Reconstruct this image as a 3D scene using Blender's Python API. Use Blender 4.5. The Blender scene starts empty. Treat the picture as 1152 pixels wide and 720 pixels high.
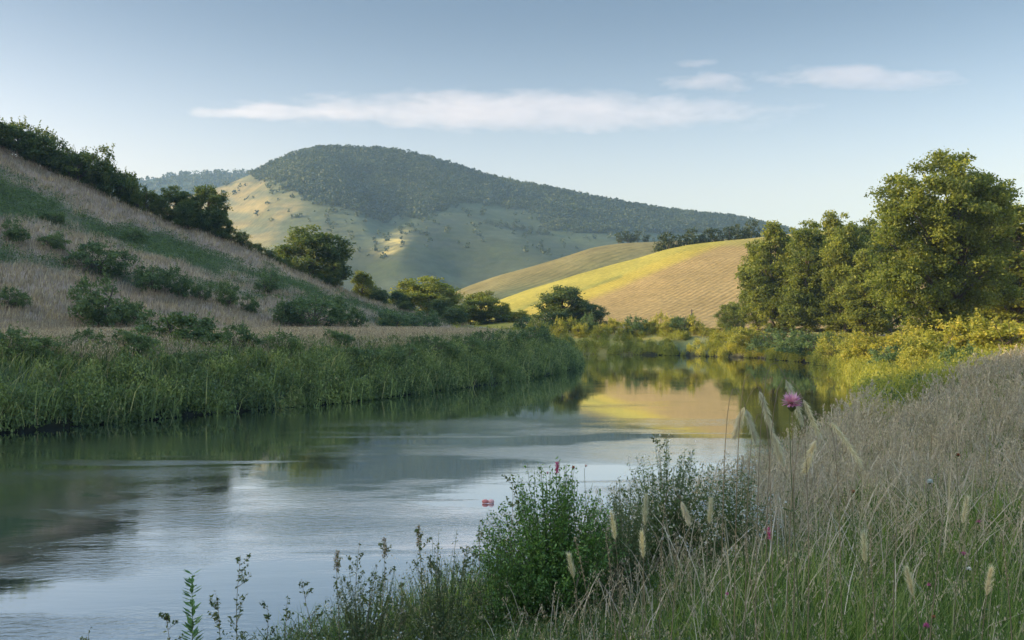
import bpy, math
import numpy as np
from mathutils import Vector

# ------------------------------------------------------------------ camera, world, sun, exposure
SC = bpy.context.scene
COL = SC.collection
CAMZ, F, HY = 4.0, 998.0, 362.0
cam = bpy.data.objects.new('camera', bpy.data.cameras.new('camera'))
COL.objects.link(cam)
cam.location = (0, 0, CAMZ)
cam.rotation_euler = (math.radians(90), 0, 0)
cam.data.sensor_width = 36
cam.data.lens = 36 * F / 1152
cam.data.shift_y = 2 / 1152
cam.data.clip_start = 0.1
cam.data.clip_end = 60000
SC.camera = cam

SUN_EL = math.radians(18.5)
SUN_AZ = math.radians(-94)          # measured from +Y towards +X
wd = bpy.data.worlds.new('World')
SC.world = wd
wd.use_nodes = True
nt = wd.node_tree
bg = nt.nodes['Background']
sky = nt.nodes.new('ShaderNodeTexSky')
sky.sky_type = 'NISHITA'
sky.sun_disc = False
sky.sun_elevation = SUN_EL
sky.sun_rotation = SUN_AZ
sky.altitude = 200
sky.air_density = 1.0
sky.dust_density = 3.0
sky.ozone_density = 1.0
tint = nt.nodes.new('ShaderNodeMix')
tint.data_type = 'RGBA'
tint.blend_type = 'MULTIPLY'
tint.inputs[0].default_value = 1.0
tint.inputs[7].default_value = (1.0, 0.955, 0.93, 1)
nt.links.new(sky.outputs[0], tint.inputs[6])
# added boost to the unseen upper sky, brightening the shaded ground
wtc = nt.nodes.new('ShaderNodeTexCoord')
wsx = nt.nodes.new('ShaderNodeSeparateXYZ')
nt.links.new(wtc.outputs['Generated'], wsx.inputs[0])
wmr = nt.nodes.new('ShaderNodeMapRange')
wmr.interpolation_type = 'SMOOTHSTEP'
for i_, v_ in enumerate((0.42, 0.80, 1.0, 6.6)):
    wmr.inputs[1 + i_].default_value = v_
nt.links.new(wsx.outputs[2], wmr.inputs[0])
# the air near the horizon is paler and brighter
whz = nt.nodes.new('ShaderNodeMapRange')
whz.interpolation_type = 'SMOOTHSTEP'
for i_, v_ in enumerate((0.13, 0.36, 1.72, 0.84)):
    whz.inputs[1 + i_].default_value = v_
nt.links.new(wsx.outputs[2], whz.inputs[0])
wmm = nt.nodes.new('ShaderNodeMath')
wmm.operation = 'MULTIPLY'
nt.links.new(wmr.outputs[0], wmm.inputs[0])
nt.links.new(whz.outputs[0], wmm.inputs[1])
wrp = nt.nodes.new('ShaderNodeValToRGB')
wrp.color_ramp.elements[0].position = 0.14
wrp.color_ramp.elements[0].color = (1.16, 0.885, 0.73, 1)
wrp.color_ramp.elements[1].position = 0.36
wrp.color_ramp.elements[1].color = (0.93, 0.97, 1.0, 1)
nt.links.new(wsx.outputs[2], wrp.inputs[0])
nt.links.new(wrp.outputs[0], tint.inputs[7])
wvm = nt.nodes.new('ShaderNodeVectorMath')
wvm.operation = 'SCALE'
nt.links.new(tint.outputs[2], wvm.inputs[0])
nt.links.new(wmm.outputs[0], wvm.inputs['Scale'])
nt.links.new(wvm.outputs[0], bg.inputs[0])
bg.inputs[1].default_value = 0.10

sl = bpy.data.lights.new('sun', 'SUN')
sl.energy = 5.0
sl.angle = math.radians(0.6)
sl.color = (1.0, 0.78, 0.45)
sun = bpy.data.objects.new('sun', sl)
COL.objects.link(sun)
sd = Vector((math.sin(SUN_AZ) * math.cos(SUN_EL), math.cos(SUN_AZ) * math.cos(SUN_EL), math.sin(SUN_EL)))
sun.rotation_euler = (-sd).to_track_quat('-Z', 'Y').to_euler()

SC.view_settings.view_transform = 'Standard'
SC.view_settings.look = 'None'
SC.view_settings.exposure = 0.82
SC.view_settings.gamma = 1
SC.render.engine = 'CYCLES'
SC.cycles.max_bounces = 8
SC.cycles.diffuse_bounces = 4
SC.cycles.glossy_bounces = 2
SC.cycles.transmission_bounces = 4
SC.cycles.transparent_max_bounces = 6
SC.cycles.volume_bounces = 3
SC.cycles.use_denoising = True

# ------------------------------------------------------------------ helpers
RNG = np.random.default_rng(11)


def put(px, py, Y):
    return np.array(((px - 576) / F * Y, Y, CAMZ + (HY - py) / F * Y))


def _hash(ix, iy, seed):
    h = (ix.astype(np.int64) * 374761393 + iy.astype(np.int64) * 668265263 + seed * 1442695041) & 0xffffffff
    h = ((h ^ (h >> 13)) * 1274126177) & 0xffffffff
    h = (h ^ (h >> 16)) & 0xffffffff
    return h / 4294967295.0


def vnoise(x, y, seed=0):
    ix, iy = np.floor(x), np.floor(y)
    fx, fy = x - ix, y - iy
    fx, fy = fx * fx * (3 - 2 * fx), fy * fy * (3 - 2 * fy)
    a, b = _hash(ix, iy, seed), _hash(ix + 1, iy, seed)
    c, d = _hash(ix, iy + 1, seed), _hash(ix + 1, iy + 1, seed)
    return (a * (1 - fx) + b * fx) * (1 - fy) + (c * (1 - fx) + d * fx) * fy


def fbm(x, y, seed=0, oct=4):
    s, a, t = 0.0, 1.0, 0.0
    for k in range(oct):
        s = s + a * (vnoise(x * 2 ** k + 17.3 * k, y * 2 ** k - 9.1 * k, seed + k) - 0.5)
        t += a
        a *= 0.5
    return s / t * 2


def sstep(a, b, x):
    t = np.clip((x - a) / (b - a), 0, 1)
    return t * t * (3 - 2 * t)


def make_mesh(name, V, faces, attrs=None, smooth=False):
    """faces: list of (N,k) index arrays; attrs: {name: (list of per-face arrays)} or vertex colour 'col'"""
    me = bpy.data.meshes.new(name)
    V = np.asarray(V, dtype=np.float32)
    faces = [np.asarray(f, dtype=np.int32) for f in faces if len(f)]
    me.vertices.add(len(V))
    me.vertices.foreach_set('co', V.ravel())
    loops = np.concatenate([f.ravel() for f in faces])
    tot = np.concatenate([np.full(len(f), f.shape[1], np.int32) for f in faces])
    start = np.concatenate([[0], np.cumsum(tot)[:-1]]).astype(np.int32)
    me.loops.add(len(loops))
    me.loops.foreach_set('vertex_index', loops)
    me.polygons.add(len(tot))
    me.polygons.foreach_set('loop_start', start)
    me.polygons.foreach_set('loop_total', tot)
    if smooth:
        me.polygons.foreach_set('use_smooth', np.ones(len(tot), bool))
    for k, v in (attrs or {}).items():
        v = np.asarray(v, dtype=np.float32)
        if v.ndim == 2:
            a = me.attributes.new(k, 'FLOAT_COLOR', 'POINT')
            c = np.ones((len(V), 4), np.float32)
            c[:, :3] = v
            a.data.foreach_set('color', c.ravel())
        else:
            dom = 'FACE' if len(v) == len(tot) else 'POINT'
            a = me.attributes.new(k, 'FLOAT', dom)
            a.data.foreach_set('value', v)
    me.update(calc_edges=True)
    me.validate()
    return me


def link(name, me, mat=None, parent=None):
    o = bpy.data.objects.new(name, me)
    COL.objects.link(o)
    if mat:
        me.materials.append(mat)
    o.parent = parent
    return o


def tag(o, label=None, cat=None, group=None, kind=None):
    if label: o['label'] = label
    if cat: o['category'] = cat
    if group: o['group'] = group
    if kind: o['kind'] = kind
    return o


def empty(name, loc=(0, 0, 0), rz=0, s=1.0):
    o = bpy.data.objects.new(name, None)
    o.empty_display_size = 0.2
    COL.objects.link(o)
    o.location = tuple(float(v) for v in loc)
    o.rotation_euler = (0, 0, rz)
    o.scale = (s, s, s) if np.isscalar(s) else tuple(s)
    return o


def dup(root):
    r = root.copy()
    COL.objects.link(r)
    for ch in list(root.children):
        c = ch.copy()
        COL.objects.link(c)
        c.parent = r
        for g in ch.children:
            d = g.copy()
            COL.objects.link(d)
            d.parent = c
    return r


class Mat:
    def __init__(self, name):
        self.m = bpy.data.materials.new(name)
        self.m.use_nodes = True
        self.t = self.m.node_tree
        self.t.nodes.clear()
        self.out = self.n('ShaderNodeOutputMaterial')

    def n(self, typ, **kw):
        nd = self.t.nodes.new(typ)
        for k, v in kw.items():
            if k[0] == 'i' and k[1:].isdigit():
                nd.inputs[int(k[1:])].default_value = v
            elif k in nd.inputs.keys():
                nd.inputs[k].default_value = v
            else:
                setattr(nd, k, v)
        return nd

    def l(self, a, b):
        self.t.links.new(a, b)

    def ramp(self, fac, stops):
        r = self.n('ShaderNodeValToRGB')
        e = r.color_ramp.elements
        while len(e) < len(stops):
            e.new(0.5)
        for q, (p, c) in zip(e, stops):
            q.position = p
            q.color = (*c, 1) if len(c) == 3 else c
        self.l(fac, r.inputs[0])
        return r.outputs[0]

    def noise(self, scale, detail=4, coord='Object', stretch=None, rough=0.55):
        tc = self.n('ShaderNodeTexCoord')
        src = tc.outputs[coord]
        if stretch:
            mp = self.n('ShaderNodeMapping')
            mp.inputs['Scale'].default_value = stretch
            self.l(src, mp.inputs[0])
            src = mp.outputs[0]
        nz = self.n('ShaderNodeTexNoise')
        nz.inputs['Scale'].default_value = scale
        nz.inputs['Detail'].default_value = detail
        nz.inputs['Roughness'].default_value = rough
        self.l(src, nz.inputs['Vector'])
        return nz.outputs[0]

    def mul(self, a, b, fac=1.0, mode='MULTIPLY'):
        m = self.n('ShaderNodeMix', data_type='RGBA', blend_type=mode)
        m.inputs[0].default_value = fac
        for s, i in ((a, 6), (b, 7)):
            if isinstance(s, tuple):
                m.inputs[i].default_value = (*s, 1)
            else:
                self.l(s, m.inputs[i])
        return m.outputs[2]

    def math(self, op, a, b=0.0, clamp=False):
        m = self.n('ShaderNodeMath', operation=op, use_clamp=clamp)
        for s, i in ((a, 0), (b, 1)):
            if isinstance(s, (int, float)):
                m.inputs[i].default_value = s
            else:
                self.l(s, m.inputs[i])
        return m.outputs[0]


def leaf_mat(name, stops, trans=0.35, scale=0.35, tcol=1.25, rough=0.55):
    m = Mat(name)
    at = m.n('ShaderNodeAttribute', attribute_name='rnd')
    c = m.ramp(at.outputs['Fac'], stops)
    nz = m.noise(scale, 3)
    c = m.mul(c, m.ramp(nz, [(0.3, (0.72, 0.78, 0.8)), (0.7, (1.22, 1.18, 1.0))]))
    oi = m.n('ShaderNodeObjectInfo')
    c = m.mul(c, m.ramp(oi.outputs['Random'], [(0, (0.85, 0.9, 0.9)), (1, (1.12, 1.08, 1.0))]))
    p = m.n('ShaderNodeBsdfPrincipled')
    m.l(c, p.inputs['Base Color'])
    p.inputs['Roughness'].default_value = rough
    p.inputs['Specular IOR Level'].default_value = 0.25
    tr = m.n('ShaderNodeBsdfTranslucent')
    m.l(m.mul(c, (tcol, tcol * 1.02, tcol * 0.6)), tr.inputs[0])
    mx = m.n('ShaderNodeMixShader')
    mx.inputs[0].default_value = trans
    m.l(p.outputs[0], mx.inputs[1])
    m.l(tr.outputs[0], mx.inputs[2])
    m.l(mx.outputs[0], m.out.inputs[0])
    return m.m


def bark_mat(name, col):
    m = Mat(name)
    nz = m.noise(6, 6, stretch=(1, 1, 0.2))
    c = m.ramp(nz, [(0.3, tuple(v * 0.55 for v in col)), (0.7, tuple(v * 1.3 for v in col))])
    p = m.n('ShaderNodeBsdfPrincipled')
    m.l(c, p.inputs['Base Color'])
    p.inputs['Roughness'].default_value = 0.9
    b = m.n('ShaderNodeBump')
    b.inputs['Strength'].default_value = 0.6
    b.inputs['Distance'].default_value = 0.03
    m.l(nz, b.inputs['Height'])
    m.l(b.outputs[0], p.inputs['Normal'])
    m.l(p.outputs[0], m.out.inputs[0])
    return m.m


def terrain_mat(name, s1=0.25, s2=2.5, bump=0.15, extra=None, dark=0.7, light=1.3):
    m = Mat(name)
    at = m.n('ShaderNodeAttribute', attribute_name='col')
    c = at.outputs['Color']
    c = m.mul(c, m.ramp(m.noise(s1, 6, rough=0.65), [(0.3, (dark, dark, dark * 0.98)), (0.7, (light, light, light))]))
    n2 = m.noise(s2, 5, rough=0.7)
    c = m.mul(c, m.ramp(n2, [(0.3, (0.72, 0.74, 0.72)), (0.7, (1.25, 1.24, 1.2))]))
    h = n2
    if extra:
        c, h = extra(m, c, h)
    p = m.n('ShaderNodeBsdfPrincipled')
    m.l(c, p.inputs['Base Color'])
    p.inputs['Roughness'].default_value = 0.95
    p.inputs['Specular IOR Level'].default_value = 0.1
    b = m.n('ShaderNodeBump')
    b.inputs['Strength'].default_value = 0.7
    b.inputs['Distance'].default_value = bump
    m.l(h, b.inputs['Height'])
    m.l(b.outputs[0], p.inputs['Normal'])
    m.l(p.outputs[0], m.out.inputs[0])
    return m.m


# ------------------------------------------------------------------ terrain functions
RIVER = np.array([
    (-120, -70), (-60, -28), (-30, -6), (-9, 7.2), (-4, 9.2), (-0.5, 12), (3, 16.5), (7, 23.5), (12, 33), (17, 43), (21, 51.5),
    (25, 62), (28, 75), (29, 86), (27, 98), (20, 105), (10, 110.5), (2, 113), (-8, 111), (-11, 105), (-4, 98), (3, 91),
    (6.2, 83), (5.2, 76), (3, 68), (-0.9, 58), (-4.9, 50.5), (-8.5, 43.8), (-12.8, 39), (-18.4, 32), (-30, 21), (-60, -3), (-120, -48)], float)
CREST = np.array([   # x, y, height above the flat
    (-260, -140, 70), (-200, -60, 74), (-165, 0, 64), (-130, 50, 46), (-100, 74, 41.5), (-84, 86, 35.5), (-72, 94, 29.0), (-57.7, 100, 20.5),
    (-43.8, 105, 14.4), (-33, 110, 10.0), (-28, 114, 7.6), (-20.5, 119, 4.4), (-9, 124, 1.2), (0, 128, 0.0)], float)
FOLD = 2.9


def river_d(X, Y):
    d = np.full(X.shape, 1e9)
    inside = np.zeros(X.shape, bool)
    n = len(RIVER)
    for i in range(n):
        ax, ay = RIVER[i]
        bx, by = RIVER[(i + 1) % n]
        dx, dy = bx - ax, by - ay
        if not (i == n - 1):
            t = np.clip(((X - ax) * dx + (Y - ay) * dy) / (dx * dx + dy * dy), 0, 1)
            d = np.minimum(d, np.hypot(X - ax - t * dx, Y - ay - t * dy))
        c = ((ay > Y) != (by > Y)) & (X < (bx - ax) * (Y - ay) / (by - ay + 1e-12) + ax)
        inside ^= c
    return np.where(inside, -d, d)


def crest_info(X, Y):
    best = np.full(X.shape, 1e9)
    hc = np.zeros(X.shape)
    side = np.ones(X.shape)
    s = np.zeros(X.shape)
    acc = 0
    for i in range(len(CREST) - 1):
        ax, ay, ah = CREST[i]
        bx, by, bh = CREST[i + 1]
        dx, dy = bx - ax, by - ay
        L = math.hypot(dx, dy)
        t = np.clip(((X - ax) * dx + (Y - ay) * dy) / L ** 2, 0, 1)
        q = np.hypot(X - ax - t * dx, Y - ay - t * dy)
        m = q < best
        best = np.where(m, q, best)
        hc = np.where(m, ah + (bh - ah) * t, hc)
        side = np.where(m, np.sign(dx * (Y - ay) - dy * (X - ax)), side)   # + = far (left of direction)
        s = np.where(m, acc + t * L, s)
        acc += L
    return best, hc, side, s


def hill_h(X, Y):
    d, hc, side, s = crest_info(X, Y)
    w = np.where(side < 0, 8 + hc * 1.85, 10 + hc * 2.6)
    t = d / w
    t = np.sqrt(t * t + 0.002) - 0.0447
    p = np.clip(1 - t, 0, 1) ** 1.25
    return hc * p, t, s, side


def ground_h(X, Y, full=False):
    X = np.asarray(X, float)
    Y = np.asarray(Y, float)
    d = river_d(X, Y)
    r = sstep(-4, 4, X - (0.33 * Y - 10))
    zmax = 2.75 + (2.45 - 2.75) * r
    k = 2.6 + (7.8 - 1.3 * sstep(9, 1, X) - (4.2 * sstep(48, 70, Y)) - 2.6) * r
    dd = np.clip(d, 0, None)
    z = zmax * (1 - np.exp(-dd / k))
    z = z + r * 0.09 * np.clip(X - 9, 0, 14) * sstep(0, 5, dd) * (1 - sstep(26, 46, Y))
    z = z + 0.16 * fbm(X / 3.1, Y / 3.1, 5) * sstep(0.5, 3, dd)
    z = np.where(d < 0, np.maximum(-2.0, d * 0.45), z)
    hh, t, s, side = hill_h(X, Y)
    z = z + hh * sstep(2, 9, dd)
    z = z + sstep(1, 8, hh) * (0.9 * fbm(X / 14, Y / 14, 9) + 0.25 * fbm(X / 3, Y / 3, 19))
    if full:
        return z, d, r, hh, t, s, side
    return z


def hit(px, py, y0=4, y1=135, default=100):
    Y = np.linspace(y0, y1, 3000)
    X = (px - 576) / F * Y
    z = ground_h(X, Y)
    ray = CAMZ + (HY - py) / F * Y
    m = np.nonzero((z > ray) & (z > 0.02))[0]
    i = m[0] if len(m) else np.argmin(np.abs(Y - default))
    return np.array((X[i], Y[i], z[i]))


def gz(x, y):
    return float(ground_h(np.array([x]), np.array([y]))[0])


# colours (albedo)
C_DRY = np.array((0.40, 0.295, 0.215))
C_GREEN = np.array((0.10, 0.125, 0.055))
C_MUD = np.array((0.022, 0.022, 0.014))


def hill_green(X, Y, t, s):
    """1 = green scrub band on the left hillside, 0 = dry grass"""
    n = fbm(s / 22, t * 7.0, 31, 4) + 0.5 * fbm(X / 5, Y / 5, 37, 3)
    band = 0.9 * np.exp(-((t - 0.30) / 0.11) ** 2) + 0.85 * np.exp(-((t - 0.55) / 0.045) ** 2) - 0.75 * np.exp(-((t - 0.10) / 0.07) ** 2) \
        - 0.55 * np.exp(-((t - 0.78) / 0.14) ** 2)
    n2 = fbm(X / 2.2, Y / 2.2, 39, 3)
    return sstep(-0.12, 0.78, n * 1.2 + band * .85 + .55 * n2)


def axis(lo, hi, step, far_lo, far_hi, growth=1.14):
    a = list(np.arange(lo, hi, step))
    s, v = step, a[-1]
    while v < far_hi:
        s *= growth
        v += s
        a.append(v)
    s, v = step, lo
    b = []
    while v > far_lo:
        s *= growth
        v -= s
        b.append(v)
    return np.array(b[::-1] + a)


def split_grid(XX, YY, ZZ, colr, mask=None):
    ny, nx = XX.shape
    V = np.stack([XX, YY, ZZ], -1).reshape(-1, 3)
    idx = np.arange(ny * nx).reshape(ny, nx)
    Q = np.stack([idx[:-1, :-1], idx[:-1, 1:], idx[1:, 1:], idx[1:, :-1]], -1).reshape(-1, 4)
    return V, Q


def compact(V, Q, col):
    u, inv = np.unique(Q, return_inverse=True)
    return V[u], inv.reshape(Q.shape), col[u]


FARX, FARY = 2300, 2400
gx = axis(-110, 62, 0.62, -FARX, FARX)
gy = axis(-14, 142, 0.62, -500, FARY)
XX, YY = np.meshgrid(gx, gy)
ZZ, DD, RR, HH, TT, SS, SD = ground_h(XX, YY, True)
ZZ = ZZ - 0.0015 * np.clip(YY - 300, 0, None)
n1 = fbm(XX / 9, YY / 9, 3)
gcol = C_DRY * 0.9 + np.zeros(XX.shape + (3,))
left = 1 - RR
g = np.clip(sstep(7.5, 4.5, DD + 2 * n1) * left + RR * (0.75 + 0.3 * n1) * sstep(30, 12, XX) * (YY < 70) + 0.6 * sstep(0, .5, n1), 0, 1)
g = np.where(HH > 1.0, hill_green(XX, YY, TT, SS), g)
gcol = gcol * (1 - g[..., None]) + C_GREEN * g[..., None]
mud = sstep(0.9, 0.1, DD)[..., None]
gcol = gcol * (1 - mud) + C_MUD * mud
gold = (sstep(106, 112, YY) * sstep(-8, 4, XX))[..., None]
gcol = gcol * (1 - gold) + np.array((0.30, 0.25, 0.07)) * gold
V, Q = split_grid(XX, YY, ZZ, None)
gc = gcol.reshape(-1, 3)
hf = HH.reshape(-1)[Q].mean(1) > 0.8
MG = terrain_mat('ground_soil_grass', 0.5, 7, 0.06)
MH = terrain_mat('hillside_grass', 0.5, 6, 0.12)
v, q, c = compact(V, Q[~hf], gc)
tag(link('ground', make_mesh('ground', v, [q], {'col': c}, True), MG), kind='structure')
v, q, c = compact(V, Q[hf], gc)
tag(link('hillside', make_mesh('hillside', v, [q], {'col': c}, True), MH), kind='structure')


# ------------------------------------------------------------------ water
def water_mat():
    m = Mat('river_water')
    tc = m.n('ShaderNodeTexCoord')

    def nz(scale, stretch, detail, rough=0.5):
        mp = m.n('ShaderNodeMapping')
        mp.inputs['Scale'].default_value = stretch
        mp.inputs['Rotation'].default_value = (0, 0, math.radians(-12))
        m.l(tc.outputs['Object'], mp.inputs[0])
        n_ = m.n('ShaderNodeTexNoise')
        n_.inputs['Scale'].default_value = scale
        n_.inputs['Detail'].default_value = detail
        n_.inputs['Roughness'].default_value = rough
        m.l(mp.outputs[0], n_.inputs['Vector'])
        return n_.outputs[0]
    fine = nz(5.0, (0.7, 1.6, 1), 4, 0.6)
    mid = nz(0.9, (0.5, 1.8, 1), 3)
    patch = m.ramp(nz(0.085, (0.8, 1.9, 1), 4, 0.6), [(0.46, (0, 0, 0)), (0.60, (1, 1, 1))])
    streak = m.ramp(nz(0.22, (0.25, 2.6, 1), 2, 0.5), [(0.62, (0, 0, 0)), (0.68, (1, 1, 1))])
    amp = m.math('ADD', m.math('MULTIPLY', patch, 0.011), 0.0006)
    amp = m.math('ADD', amp, m.math('MULTIPLY', streak, 0.012))
    sx = m.n('ShaderNodeSeparateXYZ')
    m.l(tc.outputs['Object'], sx.inputs[0])
    calm = m.n('ShaderNodeMapRange')          # the reach further upstream lies calmer
    for i_, v_ in enumerate((22.0, 48.0, 1.0, 0.14)):
        calm.inputs[1 + i_].default_value = v_
    m.l(sx.outputs[1], calm.inputs[0])
    amp = m.math('MULTIPLY', amp, calm.outputs[0])
    h = m.math('ADD', m.math('MULTIPLY', m.math('SUBTRACT', fine, 0.5), amp), m.math('MULTIPLY', m.math('SUBTRACT', mid, 0.5), m.math('MULTIPLY', calm.outputs[0], 0.002)))
    b = m.n('ShaderNodeBump')
    b.inputs['Strength'].default_value = 1.0
    b.inputs['Distance'].default_value = 1.0
    m.l(h, b.inputs['Height'])
    gl = m.n('ShaderNodeBsdfGlossy')
    gl.inputs['Color'].default_value = (0.93, 0.95, 0.96, 1)
    gl.inputs['Roughness'].default_value = 0.035
    m.l(b.outputs[0], gl.inputs['Normal'])
    df = m.n('ShaderNodeBsdfDiffuse')
    df.inputs['Color'].default_value = (0.035, 0.045, 0.032, 1)
    fr = m.n('ShaderNodeFresnel')
    fr.inputs['IOR'].default_value = 1.5
    m.l(b.outputs[0], fr.inputs['Normal'])
    mr = m.n('ShaderNodeMapRange')
    mr.inputs[1].default_value = 0.1
    mr.inputs[2].default_value = 0.6
    mr.inputs[3].default_value = 0.62
    mr.inputs[4].default_value = 0.97
    m.l(fr.outputs[0], mr.inputs[0])
    mx = m.n('ShaderNodeMixShader')
    m.l(mr.outputs[0], mx.inputs[0])
    m.l(df.outputs[0], mx.inputs[1])
    m.l(gl.outputs[0], mx.inputs[2])
    m.l(mx.outputs[0], m.out.inputs[0])
    return m.m


wx, wy = np.meshgrid(np.linspace(-122, 34, 40), np.linspace(-80, 116, 50))
V, Q = split_grid(wx, wy, wx * 0, None)
tag(link('river', make_mesh('river', V, [Q], smooth=True), water_mat()), kind='structure')


# ------------------------------------------------------------------ distant hills and fields (azimuth / distance grids)
def interp(pts, x):
    p = np.array(pts, float)
    return np.interp(x, p[:, 0], p[:, 1])


def smooth_interp(pts, x, w=10):
    return (interp(pts, x - w) + interp(pts, x - w / 2) + interp(pts, x) + interp(pts, x + w / 2) + interp(pts, x + w)) / 5


def az_hill(px0, px1, npx, Y0, Yc, Y1, nY, crest, e0, g, relief=None, back=0.35):
    px = np.linspace(px0, px1, npx)
    Ys = np.concatenate([np.linspace(Y0, Yc, nY), np.linspace(Yc, Y1, nY // 3)[1:]])
    P, YY = np.meshgrid(px, Ys)
    t = (YY - Y0) / (Yc - Y0)
    ec = (HY - smooth_interp(crest, P)) / F
    e = e0 + (ec - e0) * np.where(t <= 1, g(np.clip(t, 0, 1)), 1 - back * (t - 1) * (Yc - Y0) / (Y1 - Yc) * 1.0)
    Z = CAMZ + e * YY
    X = (P - 576) / F * YY
    if relief is not None:
        Z = Z + relief(P, t, X, YY)
    return P, t, X, YY, Z


def paint(base, mask, col):
    return base * (1 - mask[..., None]) + np.array(col) * mask[..., None]


# --- far wooded ridge behind, left
CR3 = [(60, 240), (120, 212), (160, 203), (200, 197), (250, 195), (300, 194), (360, 205), (420, 240)]
P, t, X, Y_, Z = az_hill(-40, 480, 110, 1300, 1600, 1850, 40, CR3, 0.02, lambda t: t ** 0.9,
                         lambda P, t, X, Y: 8 * fbm(X / 120, Y / 120, 71) * np.clip(1 - t, 0, 1))
c3 = np.zeros(P.shape + (3,)) + np.array((0.055, 0.075, 0.04))
c3 = paint(c3, sstep(0.1, 0.5, fbm(X / 90, Y_ / 60, 72)) * (t < 0.8), (0.2, 0.19, 0.09))
V, Q = split_grid(X, Y_, Z, None)
MFH = terrain_mat('distant_hill_grass', 0.02, 0.12, 1.2, dark=0.8, light=1.2)
tag(link('distant_ridge', make_mesh('distant_ridge', V, [Q], {'col': c3.reshape(-1, 3)}, True), MFH), kind='structure')
RIDGE = (P, t, X, Y_, Z)

# --- main far hill
CR2 = [(60, 262), (160, 236), (200, 226), (240, 214), (270, 204), (300, 192), (330, 181), (360, 172), (395, 168), (440, 169), (480, 178), (520, 190), (560, 202),
       (640, 218), (700, 230), (760, 238), (830, 246), (900, 262), (1000, 285), (1200, 320)]


def main_relief(P, t, X, Y):
    tt = np.clip(t, 0, 1)
    fade = np.sin(np.pi * tt) ** 0.7
    z = 7 * fbm(X / 160 + Y / 420, Y / 260, 81, 3) * fade
    z += 2.0 * fbm(X / 45, Y / 45, 85, 3) * fade

    def spur(x0, t0, x1, t1, wl, wr, A):
        u = np.clip((tt - t0) / (t1 - t0), 0, 1)
        xc = x0 + (x1 - x0) * u
        dx = P - xc
        w = np.where(dx < 0, wl, wr)
        return A * np.exp(-(dx / w) ** 2) * np.sin(np.pi * np.clip((tt - min(t0, t1) + 0.12) / (abs(t1 - t0) + 0.24), 0, 1))
    z += spur(454, 0.32, 468, 0.54, 26, 46, 14)        # knoll that catches the sun
    z += spur(415, 0.42, 350, 0.92, 110, 30, 20)
    z += spur(300, 0.5, 330, 0.95, 40, 60, 9)
    z += spur(690, 0.1, 520, 0.7, 90, 60, 13)
    z += spur(840, 0.2, 640, 0.9, 70, 60, 10)
    z -= spur(600, 0.05, 480, 0.55, 70, 90, 5)
    return z


P, t, X, Y_, Z = az_hill(-60, 1250, 420, 470, 1000, 1250, 200, CR2, -0.002, lambda t: 0.45 * t + 0.55 * t ** 1.15, main_relief)
PYI = HY - (Z - CAMZ) / Y_ * F                      # the height at which this point is seen
n_ = fbm(X / 60, Y_ / 60, 91, 4)
wood_edge = interp([(60, 175), (250, 190), (330, 206), (350, 232), (400, 246), (470, 244), (500, 224), (560, 232), (620, 252), (700, 262), (780, 262), (900, 290)], P)
forest = sstep(9, -9, PYI - wood_edge + 26 * n_ + 8 * fbm(X / 14, Y_ / 14, 95)) * (P > 250)
forest = np.maximum(forest, 0.9 * sstep(30, 0, np.abs(P - (300 + (PYI - 262) * 2))) * 0)
c2 = np.zeros(P.shape + (3,)) + np.array((0.20, 0.165, 0.072))
c2 = paint(c2, sstep(345, 430, P + 30 * n_ - (PYI - 240) * .6), (0.080, 0.098, 0.036))  # darker greens of the middle and lower slope stand in for shade
c2 = paint(c2, sstep(262, 300, PYI + 10 * n_), (0.072, 0.092, 0.038))
strip = 0.5 + 0.5 * np.sin(PYI * 1.5 + 5 * fbm(P / 60, PYI / 20, 92, 2))
c2 = paint(c2, 0.75 * strip * sstep(-.1, .3, fbm(P / 40, PYI / 9, 93) + .1), (0.10, 0.11, 0.055))
c2 = paint(c2, sstep(1.7, .3, ((P - 440) / 24) ** 2 + ((PYI - 272 + (P - 440) * .25) / 13) ** 2 + .9 * n_) * 0.9, (0.46, 0.37, 0.13))  # sunlit spot by the knoll, painted in as a golden patch
c2 = paint(c2, 0.6 * sstep(.12, .3, fbm(X / 22, Y_ / 30, 96)), (0.085, 0.10, 0.05))
c2 = paint(c2, 0.75 * sstep(.08, .3, fbm(P / 34 + PYI / 30, PYI / 4.5, 97)) * (P < 520), (0.085, 0.10, 0.06))
c2 = c2 * (1 - 0.42 * sstep(320, 400, P + .5 * (PYI - 250)) * (1 - .9 * np.exp(-((P - 438) / 24) ** 2 - ((PYI - 272) / 14) ** 2)))[..., None]  # more shade multiplied into the colour, sparing the painted sunlit spot
c2 = paint(c2, .5 * sstep(.1, .35, fbm(P / 60 - PYI / 25, PYI / 3.2, 98)), (0.045, 0.055, 0.032))
c2 = paint(c2, 0.65 * sstep(34, 2, PYI - wood_edge + 16 * n_) * (P > 300), (0.060, 0.078, 0.040))
c2 = paint(c2, forest, (0.045, 0.065, 0.036))
c2 = paint(c2, sstep(0.25, 0.5, n_) * 0.7, (0.07, 0.085, 0.045))
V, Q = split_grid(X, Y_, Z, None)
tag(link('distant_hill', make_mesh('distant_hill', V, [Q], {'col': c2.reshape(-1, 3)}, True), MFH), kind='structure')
MAINH = (P, t, X, Y_, Z, forest, PYI)

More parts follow.
